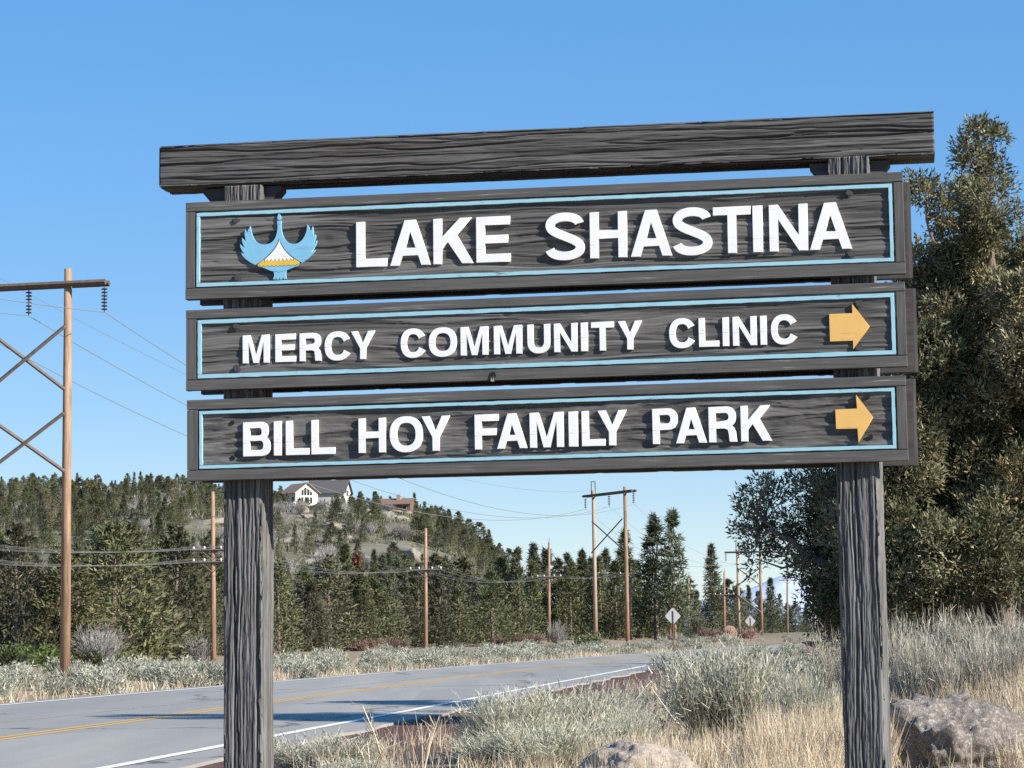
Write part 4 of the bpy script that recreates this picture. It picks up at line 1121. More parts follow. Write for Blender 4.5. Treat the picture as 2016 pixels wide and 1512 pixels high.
for px, py, r in ((1480, 985, .24), (1500, 1010, .34), (1475, 1040, .30), (1525, 970, .22), (1500, 1068, .30), (1535, 1055, .34), (1488, 1100, .20), (1570, 1075, .38), (1575, 950, .22), (1590, 980, .34), (1620, 960, .34),
                  (1600, 1030, .42), (1640, 1000, .5), (1630, 1070, .5), (1575, 1120, .24), (1628, 1130, .42), (1600, 1165, .22), (1640, 1190, .42), (1618, 1218, .28), (1660, 1110, .8), (1680, 1040, .8), (1690, 960, .7),
                  (1720, 1080, .9), (1700, 1170, .8), (1740, 960, .8), (1740, 1200, .6), (1660, 1235, .4), (1610, 940, .18), (1500, 960, .16)):
    B.append(lobe(px, py, JY + 1.5 + rl.uniform(-.6, .8), r))
bx, by = hx(1715, JY + 1.5), JY + 1.5
big_juniper('juniper_tree', 'shaded dark juniper whose branches reach over the road beside the sign post', (bx, by, tz1(bx, by) - 0.1), B,
            [((np.array([bx, by, 0.2]), at(1715, 1120, JY + 1.5), at(1690, 1010, JY + 1.5), at(1640, 980, JY + 1.5), at(1600, 950, JY + 1.5)), 0.17),
             ((np.array([bx, by, 0.2]), at(1650, 1130, JY + 1.5), at(1570, 1080, JY + 1.5), at(1490, 1010, JY + 1.5)), 0.12)], 83, thin=0.52)
# junipers right of the frame and farther on: their shadows lie over the road
put_tree(KIND_IDX['juniper'][1], 20.5, 98.0, 9.0, 'juniper half hidden behind the big one by the sign', None, 'juniper_tree')
put_tree(KIND_IDX['juniper'][3], hx(2030, 46), 46.0, 8.0, 'juniper at the edge of the picture behind the dry bushes', None, 'juniper_tree')

# --- bushes in front
def bush_at(mesh, px, ptop, Y, wpx, label, name, H0, R0, group=None, zsink=0.03):
    x = hx(px, Y); z = tz1(x, Y)
    top = at(px, ptop, Y)[2]
    s = 1.06 * max(0.2, (top - z)) / H0; w = 1.38 * wpx / 4515 * Y / (2 * R0)
    return tag(obj(name, mesh, None, (x, Y, z - zsink), (0, 0, R_.uniform(0, 6.28)), (w, w, s)), label, 'bush', group)
rabbit = [np_mesh('rabbitbrush', *twig_shrub(40 + q, 1.0, 0.8, 1500, 0.0100, 2, 0.75), False, [M_RABBIT]) for q in range(4)]
greyb = [np_mesh('grey_brush', *twig_shrub(60 + q, 1.0, 0.8, 1400, 0.009, 2, 0.9), False, [M_GREYB]) for q in range(3)]
sage = [np_mesh('sagebrush', *leafy_shrub(80 + q, 0.75, 0.6, 60, 16, 0.13, 0.032), False, [M_SAGE]) for q in range(5)]
manz = [np_mesh('manzanita', *leafy_shrub(110 + q, 0.9, 0.8, 70, 18, 0.14, 0.07), False, [M_MANZ]) for q in range(2)]
redb = [np_mesh('red_brush', *twig_shrub(130 + q, 0.9, 0.9, 220, 0.03, 2, 0.9), False, [M_RED]) for q in range(2)]
bush_at(rabbit[0], 1428, 1262, 33.0, 290, 'largest rabbitbrush, a round pale green dome in front of the road', 'rabbitbrush', 1.0, 0.8)
bush_at(rabbit[1], 1130, 1345, 29.5, 230, 'tall bushy rabbitbrush behind the tan boulder, seed heads above the white line', 'rabbitbrush', 1.0, 0.8)
bush_at(rabbit[2], 990, 1366, 28.6, 200, 'dense rabbitbrush at the edge of the red cinder shoulder', 'rabbitbrush', 1.0, 0.8)
bush_at(rabbit[3], 1070, 1420, 26.5, 230, 'low rabbitbrush nearest the viewer beside the tan boulder', 'rabbitbrush', 1.0, 0.8)
bush_at(rabbit[1], 640, 1440, 27.6, 230, 'low pale rabbitbrush at the foot of the post beside the road', 'rabbitbrush', 1.0, 0.8)
bush_at(rabbit[0], 700, 1488, 25.5, 200, 'small rabbitbrush just past the post, lowest in the picture', 'rabbitbrush', 1.0, 0.8)
bush_at(rabbit[3], 1180, 1372, 30.5, 190, 'rabbitbrush before the reddish rocks', 'rabbitbrush', 1.0, 0.8)
bush_at(rabbit[2], 1000, 1440, 26.8, 190, 'low dense brush in front of the red shoulder and dense rabbitbrush', 'rabbitbrush', 1.0, 0.8)
bush_at(rabbit[2], 1215, 1400, 28.0, 150, 'narrow rabbitbrush above the tan boulder', 'rabbitbrush', 1.0, 0.8)
bush_at(rabbit[3], 1570, 1330, 30.0, 150, 'grey-green brush in tall grass close to the far side of the sign post', 'rabbitbrush', 1.0, 0.8)
bush_at(rabbit[0], 1640, 1440, 26.0, 110, 'small green brush against the foot of the sign post near the lichen boulder', 'rabbitbrush', 1.0, 0.8)
bush_at(rabbit[1], 1990, 1400, 27.0, 150, 'green brush beside the lichen boulder at the picture edge', 'rabbitbrush', 1.0, 0.8)
GREY_LABELS = ['grey dry bush touching the sign post below the juniper', 'tall grey bush right of the sign post under the big juniper', 'highest grey bush in the row below the big juniper', 'broad grey bush near the dark juniper trunk', 'grey bush cut by the picture edge below the juniper', 'grey bush hidden behind the sign post', 'lower grey bush in front of the row, middle', 'lower grey bush in front of the row, nearest the picture edge', 'lower grey bush in front of the row, beside the post', 'grey bush under the shaded juniper left of the post']
for q, (px, pt, yy, w) in enumerate(((1770, 1240, 34.5, 150), (1840, 1225, 35.5, 170), (1905, 1222, 35.0, 170), (1975, 1218, 34.5, 180), (2040, 1222, 35.0, 150), (1700, 1250, 35.5, 130), (1880, 1262, 33.0, 150), (1955, 1265, 33.0, 150), (1800, 1268, 33.0, 130), (1650, 1262, 36.5, 120))):
    bush_at(greyb[q % 3], px, pt, yy, w, GREY_LABELS[q], 'grey_brush', 1.0, 0.8, 'grey bushes below the big juniper')
for q, (x, yy, s) in enumerate(((9.6, 33, 1.0), (10.8, 35, 1.1), (12.5, 31, 1.0), (11.4, 27, .8), (14.5, 36, 1.2), (8.9, 29, .8))):
    tag(obj('grey_brush', greyb[q % 3], None, (x, yy, tz1(x, yy) - .03), (0, 0, q), (s, s, s)), 'grey bush just outside the picture past the lichen boulder', 'bush', 'grey bushes outside the picture')
# far side of the road and the open ground beyond
cnt = 0
for q in range(250):
    yy = 48 + 135 * R_.random() ** 0.8
    f = 1.3 + 13 * R_.random() ** 1.5
    x = float(curve(FAR, yy)) - f - 0.3
    px = 1014.4 + x / yy * 4515
    if px < -40 or px > 1330 or 432 < px < 540: continue
    s = R_.uniform(0.6, 1.15)
    tag(obj('sagebrush', sage[q % 5], None, (x, yy, tz1(x, yy) - 0.04), (0, 0, R_.uniform(0, 6.28)), (s * 1.25, s * 1.25, s * .82)), 'grey-green sagebrush on the far side of the road', 'bush', 'sagebrush along the far side of the road')
for q in range(95):
    yy = R_.uniform(62, 300); px = R_.uniform(1300, 1665)
    x = hx(px, yy)
    if x - float(curve(NEAR, yy)) < 1.8 and float(curve(FAR, yy)) - x < 1.5: continue
    if 138 < yy - (x - 15) * 0.1 < 152 and x > 14: continue
    s = R_.uniform(0.6, 1.15)
    tag(obj('sagebrush', sage[q % 5], None, (x, yy, tz1(x, yy) - 0.04), (0, 0, R_.uniform(0, 6.28)), (s * 1.1, s * 1.1, s * .85)), 'pale sagebrush on the open flat near the diamond signs', 'bush', 'sagebrush on the open flat')
for px, yy, s, lab in ((15, 108, 1.2, 'low green shrub at the picture edge under the trees'), (60, 110, 1.3, 'widest low green shrub left of the tall brown pole'), (-10, 112, 1.2, 'green shrub cut off by the picture edge'), (170, 112, 0.9, 'green shrub right behind the tall brown pole'), (215, 114, 1.0, 'green shrub beside the grey leafless one by the brown pole')):
    x = hx(px, yy)
    tag(obj('manzanita', manz[0], None, (x, yy, tz1(x, yy) - 0.03), (0, 0, px), (s * 1.5, s * 1.2, s * .9)), lab, 'bush', 'low green shrubs by the brown pole')
x = hx(1160, 168); tag(obj('manzanita', manz[1], None, (x, 168, tz1(x, 168) - 0.03), (0, 0, 1), (1.75, 1.5, 1.25)), 'round bright green shrub at the roadside under the twin-pole structure', 'bush')
RED_LABELS = ['low reddish brush under the pale distribution pole', 'reddish brush right beside the pale distribution pole', 'reddish brush at the start of the red strip below the pines', 'reddish brush near the reddish distribution pole', 'larger reddish brush beside the reddish distribution pole', 'small reddish brush left of the reddish distribution pole', 'reddish brush in front of the far boulders', 'widest reddish brush by the far diamond sign', 'reddish brush left of the far boulders', 'dark reddish brush by the side road', 'dark reddish brush against the shaded juniper']
for q, (px, yy, s) in enumerate(((735, 158, 1.3), (775, 160, 1.4), (710, 162, 1.2), (1010, 200, 1.5), (1045, 204, 1.5), (985, 198, 1.3), (1420, 260, 1.8), (1470, 262, 1.9), (1395, 255, 1.6), (1622, 100, 1.0), (1606, 106, 1.0))):
    x = hx(px, yy)
    tag(obj('red_brush', redb[px % 2], None, (x, yy, tz1(x, yy) - 0.03), (0, 0, px), (s * 1.4, s * 1.2, s * .8)), RED_LABELS[q], 'bush', 'reddish leafless brush')
for px, yy, s, lab in ((200, 113, 0.9, 'rounded grey leafless shrub right of the tall brown pole'), (190, 118, 1.0, 'grey leafless shrub behind the rounded one by the tall brown pole'), (395, 126, 0.7, 'small grey leafless shrub beside the pole near the sign post'), (1095, 206, .9, 'grey leafless shrub left of the twin-pole structure')):
    x = hx(px, yy)
    tag(obj('bare_shrub', bare[px % 3], None, (x, yy, tz1(x, yy) - 0.05), (0, 0, px), (s, s, s * .9)), lab, 'shrub', 'grey leafless shrubs at the edge of the wood')

# --- dry grass (nobody could count it)
rng = np.random.default_rng(77)
def grass_patch(n, px0, px1, y0, y1, h0, h1, w, dens=None):
    yy = rng.uniform(y0, y1, n); px = rng.uniform(px0, px1, n)
    x = (px - 1014.4) / 4515 * yy
    s = x - curve(NEAR, yy)
    keep = (fbm(x * 1.3, yy * 1.3, 14, 3) > rng.uniform(0.30, 0.62, n)) & (s > 2.2 + 1.6 * rng.random(n))
    x, yy = x[keep], yy[keep]; k = len(x)
    P = np.stack([x, yy, tz(x, yy) - 0.02], -1)
    D = unit(np.stack([rng.normal(0, .22, k), rng.normal(0, .22, k), np.ones(k)], -1))
    H = rng.uniform(h0, h1, k) * (0.65 + 0.7 * fbm(x * 0.9, yy * 0.9, 33, 2))
    return blades(P, D, H, w * rng.uniform(.6, 1.3, k), rng, 0.16, 0.05, 0.25, 3)
parts = [grass_patch(21000, 1640, 2060, 28.3, 34, 0.35, 0.80, 0.009), grass_patch(9000, 1480, 1750, 24.5, 33, 0.35, 0.8, 0.009), grass_patch(1500, 1960, 2060, 25, 29, 0.3, 0.6, 0.009), grass_patch(14000, 1150, 1660, 22.5, 30, 0.20, 0.50, 0.009),
         grass_patch(4200, 900, 1260, 22.5, 30, 0.12, 0.34, 0.009), grass_patch(1000, 560, 900, 24.0, 34, 0.12, 0.50, 0.009),
         grass_patch(9000, 1230, 1680, 34, 60, 0.25, 0.55, 0.012), grass_patch(5000, 1660, 2050, 34, 44, 0.3, 0.7, 0.011), grass_patch(16000, 2050, 3300, 24, 44, 0.3, 0.75, 0.011), grass_patch(5000, 1200, 2900, 13, 24, 0.2, 0.5, 0.010)]
n = 15000
yy = 48 + 125 * rng.random(n) ** 0.8; f = 0.9 + 9 * rng.random(n) ** 1.8; x = curve(FAR, yy) - f
keep = fbm(x * 0.6, yy * 0.6, 24, 3) > rng.uniform(0.28, 0.62, n); x, yy = x[keep], yy[keep]; k = len(x)
parts.append(blades(np.stack([x, yy, tz(x, yy) - 0.02], -1), unit(np.stack([rng.normal(0, .3, k), rng.normal(0, .3, k), np.ones(k)], -1)), rng.uniform(.14, .42, k), rng.uniform(.014, .028, k), rng, 0.15, 0.04, 0.3, 2))
V, F = join(parts)
tag(obj('dry_grass', np_mesh('dry_grass', V, F, False, [M_GRASS])), 'tall straw-coloured dry grass around the boulders', 'grass', None, 'stuff')
# bare forked weed stalks before the red shoulder
def weed(px, pt, Y, seed, label):
    r2 = np.random.default_rng(seed); x = hx(px, Y); z = tz1(x, Y); H = at(px, pt, Y)[2] - z
    mb = MB()
    for k in range(4):
        a = r2.uniform(0, 6.28); tip = np.array([cos(a) * .35 * H, sin(a) * .2 * H, H * r2.uniform(.75, 1.0)])
        mid = tip * .5 + np.array([0, 0, .08 * H])
        mb.tube([(0, 0, 0), mid, tip], [.008, .006, .003], 4, False)
        for j in range(3):
            q = r2.uniform(.4, .9); s0 = tip * q + np.array([0, 0, .04 * H]); mb.tube([s0, s0 + np.array([r2.normal() * .12, r2.normal() * .1, .16]) * H], [.005, .002], 3, False)
    tag(mb.build('weed_stalk', M_GRASS, None, (x, Y, z - .02)), label, 'weed')
weed(760, 1385, 26.5, 1, 'pale forked dry weed stalk rising over the road shadow')
weed(830, 1400, 26.0, 2, 'bent dry weed stalk leaning across the red shoulder')
weed(730, 1440, 25.2, 3, 'short forked dry stalk in front of the red shoulder')
weed(1095, 1330, 28.6, 4, 'thin seed stalk standing over the white line')

# --- boulders
def ico(sub):
    import bmesh
    bm = bmesh.new(); bmesh.ops.create_icosphere(bm, subdivisions=sub, radius=1.0)
    V = np.array([v.co[:] for v in bm.verts]); F = np.array([[v.index for v in f.verts] for f in bm.faces]); bm.free(); return V, F
def n3(p, f, seed): return (vnoise(p[:, 0] * f + 3.1, p[:, 1] * f, seed) + vnoise(p[:, 1] * f, p[:, 2] * f + 1.7, seed + 1) + vnoise(p[:, 2] * f, p[:, 0] * f, seed + 2)) / 3
def rock_mesh(name, seed, dims, mat, sub=5, rough=0.5, facets=9):
    V, F = ico(sub); rng = np.random.default_rng(seed)
    d = np.ones(len(V))
    for k in range(facets):                                      # planes that shear flat faces off
        nrm = unit(rng.normal(size=3)); c = rng.uniform(0.55, 0.88)
        t = V @ nrm
        d = np.where(t > c * 0.999, np.minimum(d, c / np.maximum(t, 1e-6)), d)
    P = V * d[:, None]
    P = P * (1 + rough * (n3(V, 2.3, seed) - 0.5) + 0.45 * rough * (n3(V, 6, seed + 5) - 0.5) + 0.26 * rough * (n3(V, 15, seed + 9) - 0.5) + 0.13 * rough * (n3(V, 34, seed + 13) - 0.5))[:, None]
    return np_mesh(name, P * np.array(dims), F, True, [mat])
def rock_mat(name, a, b, c, lichen, amount, scale=6):
    m = Mat(name, 0.92, 0.15)
    n = m.noise(m.co((scale,) * 3), 1.0, 8, 0.7); n2 = m.noise(m.co((scale * 3.5,) * 3, loc=(4, 4, 1)), 1.0, 6, 0.7); n3_ = m.noise(m.co((scale * 12,) * 3), 1.0, 3, 0.7)
    col = m.mix(m.ramp(n, [(0.35, 0.0), (0.62, 1.0)]), a, b)
    col = m.mix(m.ramp(n2, [(0.52, 0.0), (0.66, 1.0)]), col, c)
    col = m.mix(m.ramp(m.math('ADD', m.math('MULTIPLY', n2, 0.55), m.math('MULTIPLY', n, 0.45)), [(amount, 0.0), (amount + 0.07, 0.9)]), col, lichen)
    col = m.mix(m.ramp(n3_, [(0.35, 0.55), (0.5, 0.0)]), col, tuple(q * 0.35 for q in a))
    m.color(col); m.bump(m.math('ADD', n2, m.math('MULTIPLY', n3_, 0.5)), 0.9, 0.03)
    return m.m
RM1 = rock_mat('lichen_rock', (0.13, 0.125, 0.12), (0.26, 0.225, 0.20), (0.38, 0.275, 0.225), (0.44, 0.44, 0.41), 0.53, 9)
RM2 = rock_mat('tan_rock', (0.26, 0.225, 0.19), (0.44, 0.36, 0.285), (0.38, 0.35, 0.32), (0.52, 0.46, 0.38), 0.62, 4)
RM3 = rock_mat('red_rock', (0.16, 0.10, 0.08), (0.30, 0.21, 0.17), (0.24, 0.16, 0.13), (0.36, 0.28, 0.23), 0.6)
RM4 = rock_mat('outcrop_rock', (0.20, 0.175, 0.145), (0.31, 0.275, 0.225), (0.25, 0.22, 0.19), (0.36, 0.33, 0.28), 0.6, 0.35)
x = hx(1872, 25.9); tag(obj('boulder', rock_mesh('boulder', 5, (1.00, 0.72, 0.74), RM1, 6, 0.85, 14), None, (x, 25.9, 0.0), (0, 0, 0.4)), 'rough grey and pink boulder covered in lichen beside the sign post', 'boulder')
x = hx(1272, 24.2); tag(obj('boulder', rock_mesh('boulder', 12, (0.80, 0.55, 0.52), RM2, 6, 0.40, 20), None, (x, 24.2, tz1(x, 24.2) - 0.02), (0, 0, 0.2)), 'smooth tan boulder in the grass at the bottom of the picture', 'boulder')
for k, (px, yy, s, zz, lab) in enumerate(((1245, 34.0, 0.34, .12, 'angular reddish rock by the cinder shoulder'), (1283, 33.6, 0.26, .10, 'small pointed reddish rock leaning against the largest rabbitbrush'), (1255, 32.6, 0.24, .02, 'low pinkish rock in front of the angular reddish one'), (1410, 262, 1.0, 0.2, 'pale rounded boulder on the flat by the pole'), (1430, 262, 1.3, .6, 'brown boulder behind the far thin pole'))):
    x = hx(px, yy); tag(obj('boulder', rock_mesh('boulder', 30 + k, (s, s * .8, s * .75), RM3 if k != 3 else RM2, 4, 0.35, 9), None, (x, yy, tz1(x, yy) + zz), (0, 0, k)), lab, 'boulder')
outc = [rock_mesh('rock_outcrop', 50 + q, (3.6, 2.6, 1.5), RM4, 4, 0.5, 12) for q in range(4)]
for q in range(44):
    yy = R_.uniform(430, 860); px = R_.uniform(-10, 880) if q % 2 else R_.uniform(560, 860); x = hx(px, yy); s = R_.uniform(0.5, 1.5)
    tag(obj('rock_outcrop', outc[q % 4], None, (x, yy, tz1(x, yy) + 0.3), (R_.uniform(-.2, .2), R_.uniform(-.2, .2), R_.uniform(0, 6.28)), (s * 1.3, s, s * R_.uniform(.6, 1.1))), 'pale rock outcrop between the trees of the hillside', 'rock', 'rock outcrops on the hillside')

# ================================================================ POLES, WIRES, SIGNS, HOUSES
def pole_mat(name, a, b):
    m = Mat(name, 0.85, 0.2)
    m.color(m.mix(m.ramp(m.noise(m.co((7, 7, 0.7)), 1.0, 6, 0.7), [(0.3, 0.0), (0.7, 1.0)]), a, b)); return m.m
M_POLE = pole_mat('pole_wood', (0.14, 0.085, 0.056), (0.42, 0.28, 0.185))
M_POLE2 = pole_mat('pole_wood_grey', (0.26, 0.19, 0.14), (0.44, 0.34, 0.26))
M_ARM = pole_mat('crossarm_wood', (0.075, 0.058, 0.05), (0.15, 0.115, 0.095))
M_BRACE = pole_mat('brace_wood', (0.11, 0.09, 0.08), (0.20, 0.165, 0.145))
M_INS = Mat('insulator', 0.35, 0.5).color((0.045, 0.03, 0.03)).m
M_INSW = Mat('porcelain', 0.3, 0.5).color((0.62, 0.62, 0.6)).m
M_WIRE = Mat('wire', 0.5, 0.4).color((0.20, 0.20, 0.205)).m

def insulator(parent, p, L, n, r=0.13, mat=M_INS):
    mb = MB(); mb.tube([(0, 0, 0), (0, 0, -L)], 0.022, 6)
    for k in range(n):
        z = -L * (k + 0.9) / (n + 0.8)
        mb.tube([(0, 0, z + .045), (0, 0, z + .03), (0, 0, z - .01), (0, 0, z - .03)], [0.03, r * .72, r, 0.04], 10)
    return mb.build('insulator', mat, parent, tuple(p))

def h_frame(legR, legL, za, zt, label, bayonet=False, xs=((13.3, 10.9), (10.0, 7.8)), nd=7):
    """twin-pole structure; legR, legL ground points, za height of the arm, zt height of the leg tops"""
    R3, L3 = np.array(legR, float), np.array(legL, float)
    org = (R3 + L3) / 2; org[2] = min(R3[2], L3[2])
    root = empty('power_structure', tuple(org)); tag(root, label, 'utility pole')
    d = R3 - L3; d[2] = 0; sp = np.linalg.norm(d); d /= sp
    for P in (R3, L3):
        p0 = P - org; 
        mb = MB(); mb.tube([p0 - np.array([0, 0, .3]), p0 * [1, 1, 0] + [0, 0, (zt - org[2]) * .5], p0 * [1, 1, 0] + [0, 0, zt - org[2]]], [0.20, 0.175, 0.145], 12); mb.build('pole', M_POLE if P is R3 else M_POLE2, root, (0, 0, 0), (0, 0, 0), True)
        if bayonet and P is L3:
            mb = MB()
            for o in (-.17, .17): mb.box((p0[0] + o - .04, p0[1] - .05, zt - org[2] - .6), (p0[0] + o + .04, p0[1] + .05, zt - org[2] + .75))
            mb.box((p0[0] - .21, p0[1] - .05, zt - org[2] + .751), (p0[0] + .21, p0[1] + .05, zt - org[2] + .83)); mb.build('pole_top_bracket', M_ARM, root)
    z = za - org[2]; half = sp / 2 + 1.6
    n = np.array([-d[1], d[0], 0]) * 0.2
    for sgn in (-1, 1):
        mb = MB(); mb.tube([-d * half + n * sgn + [0, 0, z - .0], d * half + n * sgn + [0, 0, z]], 0.115, 4); mb.build('crossarm', M_ARM, root)
    tips = []
    for t in (-half + .12, 0, half - .12):
        p = d * t + np.array([0, 0, z - 0.13])
        insulator(root, p, 1.0, nd); tips.append(org + p - [0, 0, 1.0])
    a, b = -d * sp / 2, d * sp / 2
    for u, l in xs:
        MB().tube([a + [0, 0, u - org[2]] - n * .9, b + [0, 0, l - org[2]] - n * .9], 0.075, 4).build('cross_brace', M_BRACE, root)
        MB().tube([b + [0, 0, u - org[2]] - n * 1.5, a + [0, 0, l - org[2]] - n * 1.5], 0.075, 4).build('cross_brace', M_BRACE, root)
    return root, tips, [R3 * [1, 1, 0] + [0, 0, zt], L3 * [1, 1, 0] + [0, 0, zt]]

def wire(p, q, sag, label, r=0.014, group=None, seg=28):
    p, q = np.array(p, float), np.array(q, float)
    t = np.linspace(0, 1, seg)
    pts = [p * (1 - u) + q * u - np.array([0, 0, 4 * sag * u * (1 - u)]) - p for u in t]
    tag(MB().tube(pts, r, 4).build('power_wire', M_WIRE, None, tuple(p)), label, 'wire', group)

dl = np.array([0.977, -0.215, 0])
r1 = at(128, 1340, 86.0)
_, t1, g1 = h_frame(r1, r1 - dl * 3.2, 14.95, 15.55, 'tall brown twin-pole power structure by the road with crossed braces')
r2 = at(1236, 1283, 200.0); l2 = at(1173, 1262, 205.0); 
_, t2, g2 = h_frame(r2, l2, 13.55, 14.0, 'twin-pole power structure standing before the dark pines', True, ((11.2, 8.4),), 6)
c3 = at(1500, 1246, 288.0)
_, t3, g3 = h_frame(c3, c3 - dl * 2.85, 11.0, 11.4, 'far twin-pole power structure half hidden by the shaded juniper', True, ((9.0, 6.8), (5.6, 3.4)), 6)
sh = np.array([-25.7, -117.0, 0.0])
for k in range(3):
    wire(t1[k], t2[k], 3.6, ['upper-line conductor to the far structure, outer phase beside the hill', 'upper-line conductor to the far structure, middle phase', 'upper-line conductor to the far structure, phase nearest the road'][k], 0.016)
    wire(t2[k], t3[k], 2.4, 'thin conductor between the two far twin-pole structures', 0.014, 'conductors between the far structures')
    wire(t1[k], t1[k] + sh * .75 + [0, 0, 0.4], 2.2, 'conductor leaving the picture beside the tall twin-pole structure', 0.014, 'conductors leaving the picture')
wire(g1[1], g2[1], 2.6, 'thin topmost ground wire running from the tall structure over the hill', 0.010)
wire(g1[1], g1[1] + sh * .75 + [0, 0, 2.0], 1.2, 'topmost ground wire leaving the picture above the crossarm', 0.011)

# single distribution poles: px, top py, base py, depth, arm heights as py, style
def dist_pole(px, pt, pb, Y, arms, label, lean=0.0, mat=None, aw=2.4):
    b = at(px, pb, Y); t = at(px + lean, pt, Y); zg = tz1(b[0], Y); b[2] = min(b[2], zg)
    root = empty('utility_pole', tuple(b)); tag(root, label, 'utility pole')
    h = t[2] - b[2]
    MB().tube([(0, 0, -.3), ((t[0] - b[0]) * .5, 0, h * .5), (t[0] - b[0], 0, h)], [0.165, 0.14, 0.105], 10).build('pole', mat or M_POLE, root, (0, 0, 0), (0, 0, 0), True)
    MB().tube([(t[0] - b[0], 0, h), (t[0] - b[0], 0, h + .45)], 0.02, 5).build('pole_pin', M_INS, root)
    tips = []
    for py in arms:
        z = at(px, py, Y)[2] - b[2]; x0 = (t[0] - b[0]) * z / h
        c = np.array([x0, -.16, z])
        MB().tube([c - dl * aw / 2, c + dl * aw / 2], 0.062, 4).build('crossarm', M_BRACE, root)
        MB().tube([c + dl * aw * .3, c + np.array([0, 0.03, -.55])], 0.025, 4).build('arm_brace', M_BRACE, root)
        MB().tube([c - dl * aw * .3, c + np.array([0, 0.03, -.55])], 0.025, 4).build('arm_brace', M_BRACE, root)
        for q in (-.46, -.2, .2, .46):
            p = c + dl * aw * q + [0, 0, .05]
            MB().tube([p, p + [0, 0, .06], p + [0, 0, .12], p + [0, 0, .17]], [.03, .065, .055, .02], 8).build('insulator', M_INSW, root)
            tips.append(b + p + [0, 0, .17])
    return tips
d1 = dist_pole(420, 968, 1306, 126, (1083, 1107), 'brown distribution pole close beside the timber sign post', -1)
d2 = dist_pole(838, 1040, 1288, 162, (1122,), 'straight pale distribution pole in front of the pines below the houses')
d3 = dist_pole(1081, 1068, 1271, 215, (1136,), 'reddish distribution pole left of the twin-pole structure by the pines')
d4 = dist_pole(1242, 1108, 1266, 240, (1130, 1165), 'distribution pole directly behind the leg of the twin-pole structure')
d5 = dist_pole(1319, 1112, 1240, 262, (1187,), 'thin pole rising behind the nearer diamond sign')
d6 = dist_pole(1356, 1132, 1246, 300, (1152, 1184), 'short grey pole with two crossarms among the trees', 0, M_POLE2)
d7 = dist_pole(1426, 1125, 1246, 275, (1171,), 'bare brown pole by the boulders on the flat')
d8 = dist_pole(1550, 1112, 1236, 330, (1142,), 'pole against the pale hazy mountain between juniper branches')
d9 = dist_pole(1604, 1156, 1256, 300, (1166,), 'slim pole nearest the timber post under the shaded juniper', 0, M_POLE2)
for k in range(4):
    wire(d1[k], d2[k], 0.9, 'low distribution wire from the pole by the sign post to the pale pole', 0.007, 'distribution wires past the hillside')
    wire(d2[k], d3[k], 0.9, 'low distribution wire from the pale pole on towards the pines', 0.007, 'distribution wires before the pines')
    wire(d1[k], d1[k] + np.array([-12.5, -39, .2]), 0.9, 'low distribution wire crossing behind the tall brown pole', 0.007, 'distribution wires behind the tall brown pole')
    wire(d1[k + 4], d1[k + 4] + np.array([-12.5, -39, .2]), 0.9, 'lower distribution wire crossing behind the tall brown pole', 0.007, 'lower distribution wires')
    wire(d3[k], d4[k], 0.5, 'far low wire among the pines', 0.006, 'far low wires')

# backs of diamond warning signs
m = Mat('sign_back', 0.45, 0.5); m.color(m.mix(m.noise(m.co((3, 3, 3)), 1.0, 4, 0.6), (0.20, 0.205, 0.22), (0.27, 0.275, 0.29))); m.b.inputs['Metallic'].default_value = 0.25
M_ALU = m.m
M_RUST = pole_mat('rusty_steel', (0.10, 0.05, 0.04), (0.17, 0.09, 0.07))
def diamond(px, pc, pb, Y, half, yaw, label, lean):
    c = at(px, pc, Y); b = at(px + lean, pb, Y); b[2] = min(b[2], tz1(b[0], Y))
    root = empty('road_sign', tuple(b), yaw); tag(root, label, 'road sign')
    z = c[2] - b[2]; e = half * 0.09
    pts = [(-half + e, -e), (-e, -half + e), (e, -half + e), (half - e, -e), (half - e, e), (e, half - e), (-e, half - e), (-half + e, e)]
    MB().prism(pts, -0.003, 0.003).build('sign_panel', M_ALU, root, (0, 0, z))
    MB().box((-.035, -.075, -.2), (.035, -.005, z + half * .6)).build('sign_post', M_RUST, root)
    for o in (-.3, .3): MB().prism([(.03 * cos(t), .03 * sin(t)) for t in np.linspace(0, 2 * pi, 9)[:-1]], -.085, -.0752).build('sign_bolt', M_ALU, root, (0, 0, z + o))
diamond(1325, 1213, 1284, 155, 0.60, 0.35, 'nearer grey diamond sign seen from behind at the roadside', 1)
diamond(1474, 1223, 1262, 235, 0.62, 0.35, 'farther small grey diamond sign on a leaning post', 4)

# small pale yard mast among the pines
p = at(748, 1168, 240); root = empty('mast', (p[0], p[1], tz1(p[0], 240))); tag(root, 'thin pale mast with a small dish rising among the pines', 'mast')
zz = p[2] - root.location.z
MB().tube([(0, 0, 0), (0, 0, zz + 1.7)], [.06, .04], 6).build('mast_tube', M_INSW, root)
MB().tube([(0.05, -.08, zz + .35), (0.12, -.2, zz + .42), (0.14, -.22, zz + .44)], [.05, .42, .36], 12).build('dish', M_ALU, root)

